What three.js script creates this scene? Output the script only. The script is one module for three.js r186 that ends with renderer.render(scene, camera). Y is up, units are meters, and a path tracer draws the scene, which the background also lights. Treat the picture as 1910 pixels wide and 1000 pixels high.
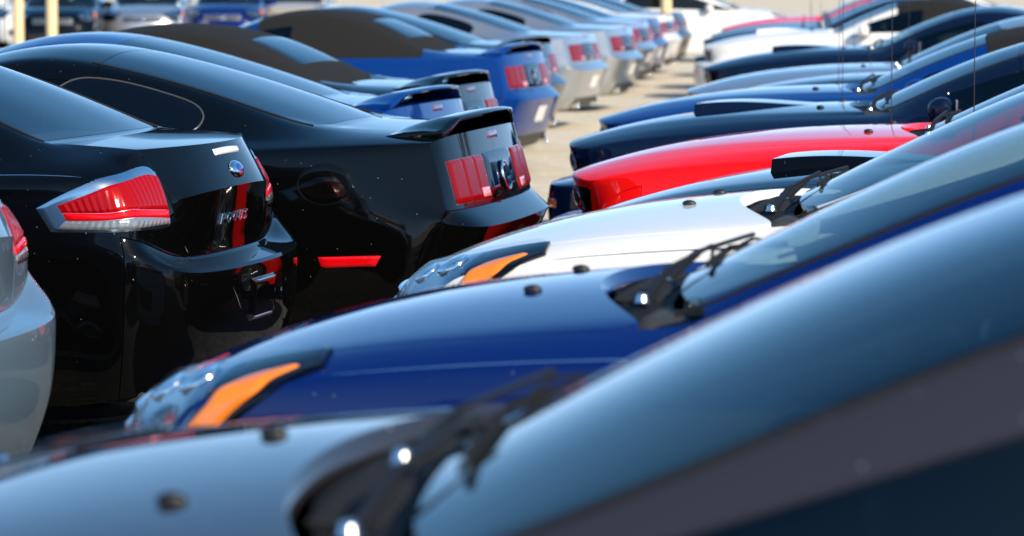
import * as THREE from 'three';
import { RoundedBoxGeometry } from 'three/addons/geometries/RoundedBoxGeometry.js';
import { FontLoader } from 'three/addons/loaders/FontLoader.js';
import { TextGeometry } from 'three/addons/geometries/TextGeometry.js';
import { mergeGeometries } from 'three/addons/utils/BufferGeometryUtils.js';
import { MeshBVH } from 'three-mesh-bvh';

// ------------------------------------------------------------------ camera, sky, sun, exposure
const scene = new THREE.Scene();
const camera = new THREE.PerspectiveCamera(9.44, 1910 / 1000, 0.1, 2000);
camera.position.set(0, 1.69, 0);
camera.rotation.set(THREE.MathUtils.degToRad(-5.2), 0, 0);
camera.focus = 11.6;
camera.userData.fStop = 4.2;
const SUN = new THREE.Vector3(Math.cos(0.92) * Math.cos(0.56), Math.sin(0.56), Math.sin(0.92) * Math.cos(0.56)).normalize();
{
  const W = 512, H = 256, d = new Float32Array(W * H * 4);
  for (let r = 0; r < H; r++) for (let c = 0; c < W; c++) {
    const up = ((r + 0.5) / H - 0.5) * Math.PI, az = ((c + 0.5) / W - 0.5) * 2 * Math.PI;
    const y = Math.sin(up), x = Math.cos(az) * Math.cos(up), z = Math.sin(az) * Math.cos(up);
    const e = Math.max(y, 0), k = Math.exp(-e * 3.4), kg = Math.exp(-e * 2.7), kb = Math.exp(-e * 2.4), k2 = Math.exp(-e * 14);
    const cs = x * SUN.x + y * SUN.y + z * SUN.z, g = Math.pow(Math.max(cs, 0), 6) * 0.35 + Math.pow(Math.max(cs, 0), 60) * 1.2;
    const base = [0.014 + 0.29 * k + 0.28 * k2, 0.075 + 0.555 * kg + 0.24 * k2, 0.21 + 0.85 * kb + 0.16 * k2];
    const i = (r * W + c) * 4;
    d[i] = base[0] + g; d[i + 1] = base[1] + g * 0.95; d[i + 2] = base[2] + g * 0.85; d[i + 3] = 1;
  }
  const t = new THREE.DataTexture(d, W, H, THREE.RGBAFormat, THREE.FloatType);
  t.mapping = THREE.EquirectangularReflectionMapping; t.magFilter = THREE.LinearFilter; t.needsUpdate = true;
  scene.background = t; scene.environment = t;
}
const sun = new THREE.DirectionalLight(new THREE.Color(1, 0.90, 0.74), 5.0);
sun.position.copy(SUN).multiplyScalar(80); sun.castShadow = true; sun.shadow.mapSize.set(4096, 4096);
Object.assign(sun.shadow.camera, { left: -40, right: 40, top: 40, bottom: -40, near: 1, far: 220 });
sun.target.position.set(0, 0, -25); sun.position.add(sun.target.position); scene.add(sun, sun.target);
const renderer = new THREE.WebGLRenderer();
renderer.shadowMap.enabled = true;
renderer.toneMapping = THREE.LinearToneMapping;
renderer.toneMappingExposure = 1.55;

// ------------------------------------------------------------------ small helpers
let seed = 7;
const rnd = () => { seed = (seed * 1664525 + 1013904223) >>> 0; return seed / 4294967296; };
const used = {};
const numbered = (n) => { used[n] = (used[n] ?? -1) + 1; return used[n] ? `${n}_${String(used[n]).padStart(3, '0')}` : n; };
const V = (x, y, z) => new THREE.Vector3(x, y, z);
const lin = (r, g, b) => new THREE.Color().setRGB(r, g, b);
const phys = (o) => new THREE.MeshPhysicalMaterial({ side: THREE.DoubleSide, ...o });
function part(parent, name, geo, mat, label) {
  const m = new THREE.Mesh(geo, mat); m.name = name; m.castShadow = m.receiveShadow = true;
  if (label) m.userData.label = label;
  parent.add(m); return m;
}
// tiling value noise, for grain maps
function noiseTex(N, fn, srgb) {
  const d = new Uint8Array(N * N * 4);
  for (let y = 0; y < N; y++) for (let x = 0; x < N; x++) { const c = fn(x / N, y / N), i = (y * N + x) * 4; for (let k = 0; k < 3; k++) d[i + k] = Math.max(0, Math.min(255, (Array.isArray(c) ? c[k] : c) * 255)); d[i + 3] = 255; }
  const t = new THREE.DataTexture(d, N, N); t.wrapS = t.wrapT = THREE.RepeatWrapping; t.magFilter = THREE.LinearFilter; t.minFilter = THREE.LinearMipmapLinearFilter; t.generateMipmaps = true;
  if (srgb) t.colorSpace = THREE.SRGBColorSpace; t.needsUpdate = true; return t;
}
const lattice = Array.from({ length: 65536 }, () => rnd());
function vn(u, v, f) { // value noise with f cells per tile
  const x = u * f, y = v * f, ix = Math.floor(x), iy = Math.floor(y), a = x - ix, b = y - iy, s = a * a * (3 - 2 * a), t = b * b * (3 - 2 * b);
  const L = (i, j) => lattice[((((i % f) + f) % f) * 131 + (((j % f) + f) % f) * 7919 + f * 17) & 65535];
  return (L(ix, iy) * (1 - s) + L(ix + 1, iy) * s) * (1 - t) + (L(ix, iy + 1) * (1 - s) + L(ix + 1, iy + 1) * s) * t;
}

// ------------------------------------------------------------------ materials
const paintOf = {};
function paint(key) {
  const P = {
    black: [lin(0.0012, 0.0012, 0.0014), 0, 0.4], navy: [lin(0.002, 0.006, 0.022), 0, 0.35], blue: [lin(0.001, 0.024, 0.14), 0.1, 0.35], deep_blue: [lin(0.001, 0.010, 0.085), 0.05, 0.35], white: [lin(0.64, 0.63, 0.61), 0, 0.5],
    silver: [lin(0.40, 0.42, 0.44), 0.8, 0.36], ice: [lin(0.13, 0.20, 0.26), 0.5, 0.36], red: [lin(0.74, 0.004, 0.004), 0, 0.45], charcoal: [lin(0.022, 0.023, 0.030), 0.1, 0.4], grey: [lin(0.30, 0.32, 0.36), 0.7, 0.36], tan: [lin(0.45, 0.38, 0.28), 0.3, 0.4],
  }[key];
  // wind-blown dust: sparse pale specks over the paint
  const speck = Math.max(P[0].r, P[0].g, P[0].b) < 0.2;
  if (speck && !paintOf[key]) {
    const N = 1024, d = new Uint8Array(N * N * 4), top = 0.32, c = [P[0].r, P[0].g, P[0].b].map((x) => Math.round((x / top) * 255));
    for (let i = 0; i < N * N; i++) { for (let k = 0; k < 3; k++) d[4 * i + k] = c[k]; d[4 * i + 3] = 255; }
    for (let n = 0; n < 60; n++) { const x = rnd() * N, y = rnd() * N, r = 0.8 + 1.6 * rnd() * rnd(), a = 0.4 + 0.6 * rnd(); for (let j = -3; j <= 3; j++) for (let i = -3; i <= 3; i++) if (i * i + j * j < r * r) { const q = (((y + j + N) % N) | 0) * N + (((x + i + N) % N) | 0); for (let k = 0; k < 3; k++) d[4 * q + k] = 255 * a; } }
    const t = new THREE.DataTexture(d, N, N); t.wrapS = t.wrapT = THREE.RepeatWrapping; t.magFilter = THREE.LinearFilter; t.needsUpdate = true;
    paintOf[key] = phys({ color: lin(top, top, top), map: t, metalness: 0, roughness: 0.03, ior: 1.36 });
  }
  if (key === 'red') paintOf[key] ??= phys({ color: P[0], roughness: 0.03, ior: 1.38 });
  return paintOf[key] ??= phys({ color: P[0], metalness: P[1], roughness: P[2], clearcoat: 1, clearcoatRoughness: 0.02, specularIntensity: P[1] > 0.2 ? 0.5 : 0 });
}
const M = {
  glass: phys({ color: lin(0.42, 0.52, 0.50), transmission: 1, thickness: 0, roughness: 0.0, ior: 1.52 }),
  tint: phys({ color: lin(0.10, 0.13, 0.13), transmission: 1, thickness: 0, roughness: 0.0, ior: 1.52 }),
  clear: phys({ color: lin(0.97, 0.97, 0.97), transmission: 1, thickness: 0, roughness: 0.0, ior: 1.45, specularIntensity: 0.5 }),
  redLens: phys({ color: lin(0.30, 0.0006, 0.001), roughness: 0.25, transmission: 0.5, thickness: 0, ior: 1.5, specularIntensity: 0.6 }),
  marker: phys({ color: lin(0.55, 0.002, 0.004), roughness: 0.3, specularIntensity: 0, clearcoat: 1, clearcoatRoughness: 0.02 }),
  lampBack: phys({ color: lin(0.60, 0.55, 0.55), metalness: 1, roughness: 0.3 }),
  redDeep: phys({ color: lin(0.22, 0.001, 0.003), roughness: 0.3, specularIntensity: 0, clearcoat: 1, clearcoatRoughness: 0.02 }),
  amber: phys({ color: lin(0.82, 0.20, 0.001), roughness: 0.22, clearcoat: 1, clearcoatRoughness: 0.03 }),
  chrome: phys({ color: lin(0.82, 0.83, 0.85), metalness: 1, roughness: 0.09 }),
  lampTrim: phys({ color: lin(0.86, 0.86, 0.86), metalness: 1, roughness: 0.2 }),
  satin: phys({ color: lin(0.62, 0.64, 0.67), metalness: 1, roughness: 0.28 }),
  windowTrim: phys({ color: lin(0.06, 0.06, 0.06), roughness: 0.25 }),
  plastic: phys({ color: lin(0.008, 0.008, 0.009), roughness: 0.5 }),
  cowl: phys({ color: lin(0.005, 0.005, 0.006), roughness: 0.8, specularIntensity: 0.4 }),
  gloss: phys({ color: lin(0.0012, 0.0012, 0.0015), roughness: 0.4, specularIntensity: 0, clearcoat: 1, clearcoatRoughness: 0.02 }),
  rubber: phys({ color: lin(0.006, 0.006, 0.0065), roughness: 0.7, specularIntensity: 0.5 }),
  cabin: phys({ color: lin(0.018, 0.019, 0.021), roughness: 0.8 }),
  seat: phys({ color: lin(0.03, 0.03, 0.032), roughness: 0.85 }),
  under: phys({ color: lin(0.008, 0.008, 0.008), roughness: 0.9 }),
  plate: phys({ color: lin(0.72, 0.71, 0.68), roughness: 0.35, clearcoat: 0.5 }),
  blueEnamel: phys({ color: lin(0.01, 0.04, 0.22), roughness: 0.15, clearcoat: 1, clearcoatRoughness: 0.03 }),
  post: phys({ color: lin(0.62, 0.47, 0.26), roughness: 0.6 }),
  pinkLens: phys({ color: lin(0.62, 0.22, 0.22), roughness: 0.25, clearcoat: 1, clearcoatRoughness: 0.03 }),
  redDark: phys({ color: lin(0.10, 0.012, 0.014), roughness: 0.25, clearcoat: 1, clearcoatRoughness: 0.02 }),
  redBright: phys({ color: lin(0.55, 0.001, 0.003), roughness: 0.3, specularIntensity: 0, clearcoat: 1, clearcoatRoughness: 0.02 }),
  greyLens: phys({ color: lin(0.30, 0.30, 0.30), roughness: 0.12, metalness: 0.6, clearcoat: 1, clearcoatRoughness: 0.02 }),
  darkGlass: phys({ color: lin(0.001, 0.0012, 0.0014), roughness: 0.4, specularIntensity: 0, clearcoat: 1, clearcoatRoughness: 0.0 }),
  clearBowl: phys({ color: lin(0.25, 0.26, 0.28), metalness: 0.9, roughness: 0.12 }),
  whiteLens: phys({ color: lin(0.75, 0.76, 0.76), roughness: 0.2, clearcoat: 1, clearcoatRoughness: 0.03 }),
};
{
  const weave = noiseTex(256, (u, v) => 0.5 + 0.25 * Math.sin(u * 2 * Math.PI * 64) * Math.sin(v * 2 * Math.PI * 64) + 0.25 * (vn(u, v, 64) - 0.5));
  weave.repeat.set(6, 6);
  const ribs = noiseTex(256, (u, v) => 0.5 + 0.5 * Math.cos(u * 2 * Math.PI * 18)), cells = noiseTex(256, (u, v) => { const a = Math.abs(((u * 5 + v * 1.5) % 1) - 0.5), b = Math.abs(((v * 3 - u * 1) % 1) - 0.5); return Math.min(1, a + b); });
  M.redRib = phys({ color: lin(0.52, 0.002, 0.005), roughness: 0.15, transmission: 0.55, thickness: 0, ior: 1.5, specularIntensity: 0.6, bumpMap: ribs, bumpScale: 0.0015 });
  M.greyLens.bumpMap = ribs; M.greyLens.bumpScale = 0.002;
  M.lampBack.bumpMap = noiseTex(256, (u, v) => { const a = ((u * 9) % 1) - 0.5, b = ((v * 7) % 1) - 0.5; return 1 - 2 * (a * a + b * b); }); M.lampBack.bumpScale = 0.008;
  M.facet = phys({ color: lin(0.30, 0.32, 0.35), metalness: 1, roughness: 0.14 });
  M.fabric = phys({ color: lin(0.009, 0.0088, 0.0086), roughness: 0.95, specularIntensity: 0.5, bumpMap: weave, bumpScale: 0.0008 });
}

// ------------------------------------------------------------------ Catmull-Clark body shells
// A cage is a top sheet T[station][column], side rows below its outer column, a rear sheet and a front sheet; the right half is given, the left mirrored.
function buildCage(c) {
  const verts = [], index = new Map(), faces = [], tags = [], crease = new Map();
  const NI = c.T.length - 1, NJ = c.T[0].length - 1, NR = c.R.length;
  const pos = (k) => {
    const [p, a, b] = k.split(','), i = +a, j = +b;
    if (p === 'T') return c.T[i][j];
    if (p === 'R') return c.R[i - 1][j];
    if (p === 'F') return c.F[i - 1][j];
    return c.S[i][j - 1];
  };
  const key = (p, a, b) => {
    if (p === 'S') { if (b === 0) return `T,${a},${NJ}`; if (a === 0) return `R,${b},${NJ}`; if (a === NI) return `F,${b},${NJ}`; }
    if (p === 'R' && a === 0) return `T,0,${b}`;
    if (p === 'F' && a === 0) return `T,${NI},${b}`;
    return `${p},${a},${b}`;
  };
  const id = (k, m) => {
    const q = pos(k), s = m < 0 && q[2] > 1e-6 ? k + 'm' : k;
    if (!index.has(s)) { index.set(s, verts.length); verts.push([q[0], q[1], m < 0 ? -q[2] : q[2]]); }
    return index.get(s);
  };
  const ek = (a, b) => (a < b ? a * 1000000 + b : b * 1000000 + a);
  for (const m of [1, -1]) {
    const quad = (ks, tag) => { const f = ks.map((k) => id(k, m)); if (m < 0) f.reverse(); faces.push(f); tags.push(tag); };
    const sfx = m > 0 ? 'R' : 'L';
    for (let i = 0; i < NI; i++) for (let j = 0; j < NJ; j++) quad([key('T', i, j), key('T', i, j + 1), key('T', i + 1, j + 1), key('T', i + 1, j)], c.tag('T', i, j, sfx));
    for (let i = 0; i < NI; i++) for (let r = 0; r < NR; r++) quad([key('S', i, r), key('S', i, r + 1), key('S', i + 1, r + 1), key('S', i + 1, r)], c.tag('S', i, r, sfx));
    for (let r = 0; r < NR; r++) for (let j = 0; j < NJ; j++) {
      quad([key('R', r, j), key('R', r + 1, j), key('R', r + 1, j + 1), key('R', r, j + 1)], c.tag('R', r, j, sfx));
      quad([key('F', r, j), key('F', r, j + 1), key('F', r + 1, j + 1), key('F', r + 1, j)], c.tag('F', r, j, sfx));
    }
    for (const [sharp, ...line] of c.creases) for (let n = 0; n + 1 < line.length; n++) crease.set(ek(id(key(...line[n]), m), id(key(...line[n + 1]), m)), sharp);
  }
  return { verts, faces, tags, crease };
}
function subdivide({ verts, faces, tags, crease }) {
  const n = verts.length, ek = (a, b) => (a < b ? a * 1000000 + b : b * 1000000 + a);
  const edges = new Map(), fp = faces.map((f) => [0, 1, 2].map((k) => (verts[f[0]][k] + verts[f[1]][k] + verts[f[2]][k] + verts[f[3]][k]) / 4));
  faces.forEach((f, fi) => { for (let k = 0; k < 4; k++) { const a = f[k], b = f[(k + 1) & 3], e = ek(a, b); if (!edges.has(e)) edges.set(e, { a, b, f: [], s: crease.get(e) ?? 0 }); edges.get(e).f.push(fi); } });
  const out = verts.map((v) => v.slice()), nv = Array.from({ length: n }, () => ({ f: [0, 0, 0], nf: 0, e: [0, 0, 0], ne: 0, sharp: [] }));
  faces.forEach((f, fi) => f.forEach((v) => { nv[v].nf++; for (let k = 0; k < 3; k++) nv[v].f[k] += fp[fi][k]; }));
  const newCrease = new Map();
  for (const e of edges.values()) {
    const mid = [0, 1, 2].map((k) => (verts[e.a][k] + verts[e.b][k]) / 2), border = e.f.length < 2;
    let p = mid;
    if (!border && e.s < 1) { const sm = [0, 1, 2].map((k) => (verts[e.a][k] + verts[e.b][k] + fp[e.f[0]][k] + fp[e.f[1]][k]) / 4); p = sm.map((x, k) => x * (1 - e.s) + mid[k] * e.s); }
    e.id = out.push(p) - 1;
    for (const v of [e.a, e.b]) { nv[v].ne++; for (let k = 0; k < 3; k++) nv[v].e[k] += mid[k]; if (border || e.s > 0) nv[v].sharp.push([v === e.a ? e.b : e.a, border ? 10 : e.s]); }
    if (e.s > 1) { newCrease.set(ek(e.a, e.id), e.s - 1); newCrease.set(ek(e.b, e.id), e.s - 1); }
  }
  for (let v = 0; v < n; v++) {
    const q = nv[v], N = q.ne, p = verts[v], smooth = [0, 1, 2].map((k) => (q.f[k] / q.nf + (2 * q.e[k]) / N + (N - 3) * p[k]) / N);
    if (q.sharp.length < 2) out[v] = smooth;
    else if (q.sharp.length === 2) {
      const [[a, sa], [b, sb]] = q.sharp, cr = [0, 1, 2].map((k) => 0.75 * p[k] + 0.125 * (verts[a][k] + verts[b][k])), w = Math.min(1, (sa + sb) / 2);
      out[v] = cr.map((x, k) => x * w + smooth[k] * (1 - w));
    } else { const w = Math.min(1, q.sharp.reduce((s, x) => s + x[1], 0) / q.sharp.length); out[v] = p.map((x, k) => x * w + smooth[k] * (1 - w)); }
  }
  const nf = [], nt = [], fbase = out.length;
  fp.forEach((p) => out.push(p));
  faces.forEach((f, fi) => { for (let k = 0; k < 4; k++) { const a = f[k], e1 = edges.get(ek(a, f[(k + 1) & 3])).id, e0 = edges.get(ek(f[(k + 3) & 3], a)).id; nf.push([a, e1, fbase + fi, e0]); nt.push(tags[fi]); } });
  return { verts: out, faces: nf, tags: nt, crease: newCrease };
}
// The shell's tags become panels: each panel's edge is drawn in by half a gap, rounded over and turned down, so that shut lines are real gaps.
function panels(mesh, { arches = [], gap = 0.004, flush = {}, sink = { cowl: 0.035 } }) {
  let { verts, faces, tags } = mesh;
  verts = verts.map((v) => v.slice());
  const keep = faces.map(() => true), inside = (v, a) => Math.abs(v[2]) > 0.55 && Math.hypot(v[0] - a[0], v[1] - a[1]) < a[2];
  for (const a of arches) {
    faces.forEach((f, i) => { if (f.every((k) => inside(verts[k], a))) keep[i] = false; });
    const seen = new Map();
    faces.forEach((f, i) => f.forEach((k) => { const s = seen.get(k) ?? [0, 0]; s[keep[i] ? 0 : 1]++; seen.set(k, s); }));
    for (const [k, [on, off]] of seen) if (on && (off || inside(verts[k], a))) { const v = verts[k]; if (Math.abs(v[2]) < 0.55) continue; const dx = v[0] - a[0], dy = v[1] - a[1], l = Math.hypot(dx, dy); if (l > 1e-4 && l < a[2] * 1.3) { v[0] = a[0] + (dx / l) * a[2]; v[1] = a[1] + (dy / l) * a[2]; } }
  }
  faces = faces.filter((_, i) => keep[i]); tags = tags.filter((_, i) => keep[i]);
  const N = verts.map(() => [0, 0, 0]), sub = (a, b) => [a[0] - b[0], a[1] - b[1], a[2] - b[2]], cross = (a, b) => [a[1] * b[2] - a[2] * b[1], a[2] * b[0] - a[0] * b[2], a[0] * b[1] - a[1] * b[0]], norm = (a) => { const l = Math.hypot(...a) || 1; return a.map((x) => x / l); };
  for (const f of faces) { const n = cross(sub(verts[f[2]], verts[f[0]]), sub(verts[f[3]], verts[f[1]])); for (const k of f) for (let c = 0; c < 3; c++) N[k][c] += n[c]; }
  for (let i = 0; i < N.length; i++) N[i] = norm(N[i]);
  const FN = new Map(faces.map((f) => [f, norm(cross(sub(verts[f[2]], verts[f[0]]), sub(verts[f[3]], verts[f[1]])))]));
  const byTag = new Map();
  faces.forEach((f, i) => { if (!byTag.has(tags[i])) byTag.set(tags[i], []); byTag.get(tags[i]).push(f); });
  const whole = { pos: verts.flat(), idx: faces.flatMap((f) => [f[0], f[1], f[2], f[0], f[2], f[3]]) };
  const result = {};
  for (const [tag, fs] of byTag) {
    const ed = new Map();
    for (const f of fs) for (let k = 0; k < 4; k++) { const a = f[k], b = f[(k + 1) & 3], e = a < b ? `${a},${b}` : `${b},${a}`; if (ed.has(e)) ed.set(e, null); else ed.set(e, [a, b, f]); }
    const map = new Map(), P = [], NN = [], idx = [];
    const around = new Map(), dups = new Map(); // creased corners: a corner takes only the neighbours that turn less than about 25 degrees from its face
    fs.forEach((f) => f.forEach((k) => { if (!around.has(k)) around.set(k, []); around.get(k).push(f); }));
    const add = (k, f) => {
      const n = [0, 0, 0]; for (const o of around.get(k)) if (FN.get(o)[0] * FN.get(f)[0] + FN.get(o)[1] * FN.get(f)[1] + FN.get(o)[2] * FN.get(f)[2] > 0.906) for (let c = 0; c < 3; c++) n[c] += FN.get(o)[c];
      const m = norm(n), key = k + '|' + m.map((x) => Math.round(x * 50)).join();
      if (!map.has(key)) { const i = P.length / 3; map.set(key, i); if (!map.has(k)) map.set(k, i); if (!dups.has(k)) dups.set(k, []); dups.get(k).push(i); P.push(...verts[k]); NN.push(...m); }
      return map.get(key);
    };
    for (const f of fs) { const q = f.map((k) => add(k, f)); idx.push(q[0], q[1], q[2], q[0], q[2], q[3]); }
    const inward = new Map(), rim = [];
    for (const e of ed.values()) if (e) {
      const [a, b, f] = e, d = norm(sub(verts[b], verts[a])), t = cross(N[a], d); // t points into the panel (counter-clockwise order)
      for (const k of [a, b]) { const s = inward.get(k) ?? [0, 0, 0]; for (let c = 0; c < 3; c++) s[c] += t[c]; inward.set(k, s); }
      rim.push([a, b]);
    }
    const g = (flush[tag] ?? gap) / 2, R = 0.0018, ring1 = new Map(), ring2 = new Map();
    for (const [k, s] of inward) {
      const t = norm(s), n = N[k], v = verts[k];
      for (const i of dups.get(k)) for (let c = 0; c < 3; c++) P[i * 3 + c] = v[c] + t[c] * (g + R);
      ring1.set(k, P.length / 3); P.push(...v.map((x, c) => x + t[c] * g - n[c] * R)); NN.push(...norm(n.map((x, c) => x - t[c])));
      ring2.set(k, P.length / 3); P.push(...v.map((x, c) => x + t[c] * g - n[c] * 0.05)); NN.push(...t.map((x) => -x));
    }
    for (const [a, b] of rim) for (const [r0, r1] of [[map, ring1], [ring1, ring2]]) { idx.push(r0.get(a), r1.get(a), r1.get(b), r0.get(a), r1.get(b), r0.get(b)); }
    if (sink[tag]) for (let i = 0; i < P.length; i++) P[i] -= NN[i] * sink[tag];
    const geo = new THREE.BufferGeometry();
    geo.setAttribute('position', new THREE.Float32BufferAttribute(P, 3)); geo.setAttribute('normal', new THREE.Float32BufferAttribute(NN, 3)); geo.setIndex(idx);
    const uv = new Float32Array((P.length / 3) * 2); for (let i = 0; i < P.length / 3; i++) { uv[2 * i] = P[3 * i]; uv[2 * i + 1] = P[3 * i + 2] + P[3 * i + 1]; }
    geo.setAttribute('uv', new THREE.Float32BufferAttribute(uv, 2));
    result[tag] = geo;
  }
  const wg = new THREE.BufferGeometry(); wg.setAttribute('position', new THREE.Float32BufferAttribute(whole.pos, 3)); wg.setIndex(whole.idx);
  const wn = new Float32Array(N.flat());
  return { geos: result, bvh: new MeshBVH(wg), wg, wn };
}
// nearest point of a shell with its smooth normal
function onShell(sh, p) {
  const hit = sh.bvh.closestPointToPoint(p, {}), f = hit.faceIndex, ix = sh.wg.index, pa = sh.wg.attributes.position;
  const v = [0, 1, 2].map((k) => ix.getX(f * 3 + k)), P = v.map((k) => V(pa.getX(k), pa.getY(k), pa.getZ(k)));
  const b = THREE.Triangle.getBarycoord(hit.point, P[0], P[1], P[2], V()) ?? V(1, 0, 0), n = V();
  v.forEach((k, i) => n.addScaledVector(V(sh.wn[3 * k], sh.wn[3 * k + 1], sh.wn[3 * k + 2]), b.getComponent(i)));
  return { p: hit.point.clone(), n: n.normalize() };
}
const along = (pts, s) => { // even parameter along a polyline of [x,y,z]
  let L = [0]; for (let i = 1; i < pts.length; i++) L.push(L[i - 1] + Math.hypot(pts[i][0] - pts[i - 1][0], pts[i][1] - pts[i - 1][1], pts[i][2] - pts[i - 1][2]));
  const d = s * L[L.length - 1]; let i = 1; while (i < L.length - 1 && L[i] < d) i++;
  const t = (d - L[i - 1]) / (L[i] - L[i - 1] || 1); return [0, 1, 2].map((k) => pts[i - 1][k] * (1 - t) + pts[i][k] * t);
};
// A piece that follows the shell between two edge lines (upper, lower): proud by h, rounded over at the border, with a skirt down into the shell.
const curved = (pts) => (pts.length < 3 ? pts : new THREE.CatmullRomCurve3(pts.map((p) => V(...p)), false, 'centripetal').getPoints(pts.length * 6).map((p) => p.toArray()));
function conform(sh, upper, lower, { h = 0.006, base = 0, round = 0.012, nu = 24, nv = 10, skirt = 0.012, mirror = false, dome = 0, smooth = 0 } = {}) {
  upper = curved(upper); lower = curved(lower);
  const flip = (p) => (mirror ? [p[0], p[1], -p[2]] : p), P = [], Nn = [], idx = [], uv = [];
  const G = [];
  for (let a = 0; a <= nu; a++) { G.push([]); for (let b = 0; b <= nv; b++) {
    const s = a / nu, t = b / nv, u = along(upper, s), l = along(lower, s), q = flip([0, 1, 2].map((k) => u[k] * (1 - t) + l[k] * t));
    G[a].push(onShell(sh, V(...q)));
  } }
  for (let it = 0; it < smooth; it++) { // ease the piece over kinks of the shell below
    const Q = G.map((r) => r.map((g) => ({ p: g.p.clone(), n: g.n.clone() })));
    for (let a = 0; a <= nu; a++) for (let b = 0; b <= nv; b++) {
      const ea = a === 0 || a === nu, eb = b === 0 || b === nv; if (ea && eb) continue;
      const nb = []; if (!ea) nb.push(Q[a - 1][b], Q[a + 1][b]); if (!eb && !ea) nb.push(Q[a][b - 1], Q[a][b + 1]); if (ea) nb.push(Q[a][b - 1], Q[a][b + 1]);
      const p = V(), n = V(); nb.forEach((q) => { p.add(q.p); n.add(q.n); }); G[a][b].p.lerp(p.divideScalar(nb.length), 0.5); G[a][b].n.add(n.divideScalar(nb.length)).normalize();
    }
  }
  const wid = [], len = G.slice(1).reduce((x, g, i) => x + g[nv >> 1].p.distanceTo(G[i][nv >> 1].p), 0);
  for (let a = 0; a <= nu; a++) wid.push(G[a].slice(1).reduce((x, g, i) => x + g.p.distanceTo(G[a][i].p), 0));
  const pts = [];
  for (let a = 0; a <= nu; a++) { pts.push([]); for (let b = 0; b <= nv; b++) {
    const dist = Math.min((a / nu) * len, (1 - a / nu) * len, (b / nv) * wid[a], (1 - b / nv) * wid[a]), e = Math.min(1, dist / round), k = Math.sqrt(Math.max(0, 1 - (1 - e) * (1 - e)));
    const dm = dome * Math.sin((a / nu) * Math.PI) * Math.sin((b / nv) * Math.PI);
    pts[a].push(G[a][b].p.clone().addScaledVector(G[a][b].n, base + h * k + dm));
  } }
  const grid = (g, A, B) => { const o = P.length / 3; for (let a = 0; a <= A; a++) for (let b = 0; b <= B; b++) { P.push(g[a][b].x, g[a][b].y, g[a][b].z); uv.push(a / A, 1 - b / B); } for (let a = 0; a < A; a++) for (let b = 0; b < B; b++) { const q = o + a * (B + 1) + b; idx.push(q, q + 1, q + B + 2, q, q + B + 2, q + B + 1); } };
  grid(pts, nu, nv);
  const ring = []; for (let a = 0; a <= nu; a++) ring.push([a, 0]); for (let b = 1; b <= nv; b++) ring.push([nu, b]); for (let a = nu - 1; a >= 0; a--) ring.push([a, nv]); for (let b = nv - 1; b >= 0; b--) ring.push([0, b]);
  grid(ring.map(([a, b]) => [pts[a][b], pts[a][b].clone().addScaledVector(G[a][b].n, -skirt - base)]), ring.length - 1, 1);
  const geo = new THREE.BufferGeometry(); geo.setAttribute('position', new THREE.Float32BufferAttribute(P, 3)); geo.setAttribute('uv', new THREE.Float32BufferAttribute(uv, 2)); geo.setIndex(idx); geo.computeVertexNormals();
  // turn outward
  const n = geo.attributes.normal, m = G[nu >> 1][nv >> 1].n, c = (nu >> 1) * (nv + 1) + (nv >> 1);
  if (n.getX(c) * m.x + n.getY(c) * m.y + n.getZ(c) * m.z < 0) { const ix = geo.index.array; for (let i = 0; i < ix.length; i += 3) { const t = ix[i]; ix[i] = ix[i + 1]; ix[i + 1] = t; } geo.computeVertexNormals(); }
  return geo;
}
// a tube laid on the shell
function bead(sh, pts, r, { closed = false, n = 48, lift = 0, mirror = false } = {}) {
  const path = curved(closed ? [...pts, pts[0]] : pts), P = []; for (let i = 0; i < n + (closed ? 0 : 1); i++) { const q = along(path, i / n), h = onShell(sh, V(q[0], q[1], mirror ? -q[2] : q[2])); P.push(h.p.addScaledVector(h.n, lift)); }
  return new THREE.TubeGeometry(new THREE.CatmullRomCurve3(P, closed), n * 2, r, 6, closed);
}
const tube = (pts, r, n = 24, rs = 8) => new THREE.TubeGeometry(new THREE.CatmullRomCurve3(pts.map((p) => V(...p))), n, r, rs);
function rbox(sx, sy, sz, x, y, z, r = 0.02, rx = 0, ry = 0, rz = 0) { const g = new RoundedBoxGeometry(sx, sy, sz, 2, Math.min(r, sx / 2.01, sy / 2.01, sz / 2.01)); g.rotateX(rx); g.rotateY(ry); g.rotateZ(rz); g.translate(x, y, z); return g; }
const merge = (list) => mergeGeometries(list.map((g) => { const q = g.index ? g.toNonIndexed() : g; for (const k of Object.keys(q.attributes)) if (!['position', 'normal', 'uv'].includes(k)) q.deleteAttribute(k); if (!q.attributes.uv) q.setAttribute('uv', new THREE.Float32BufferAttribute(new Float32Array(q.attributes.position.count * 2), 2)); return q; }));

// ------------------------------------------------------------------ the two body cages (x forward from the rear bumper, y up, z to the car's right)
const st = (x, y, z, dx = [0, 0, 0, 0, 0, 0]) => y.map((_, j) => [x + dx[j], y[j], z[j]]);
const rows = (x, y, z) => x.map((_, j) => [x[j], Array.isArray(y) ? y[j] : y, z[j]]);
function sides(T, ys, dz) { return T.map((t) => ys.map((y, r) => [t[5][0], typeof y === 'function' ? y(t[5][0]) : y, t[5][2] + dz[r]])); }

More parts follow.
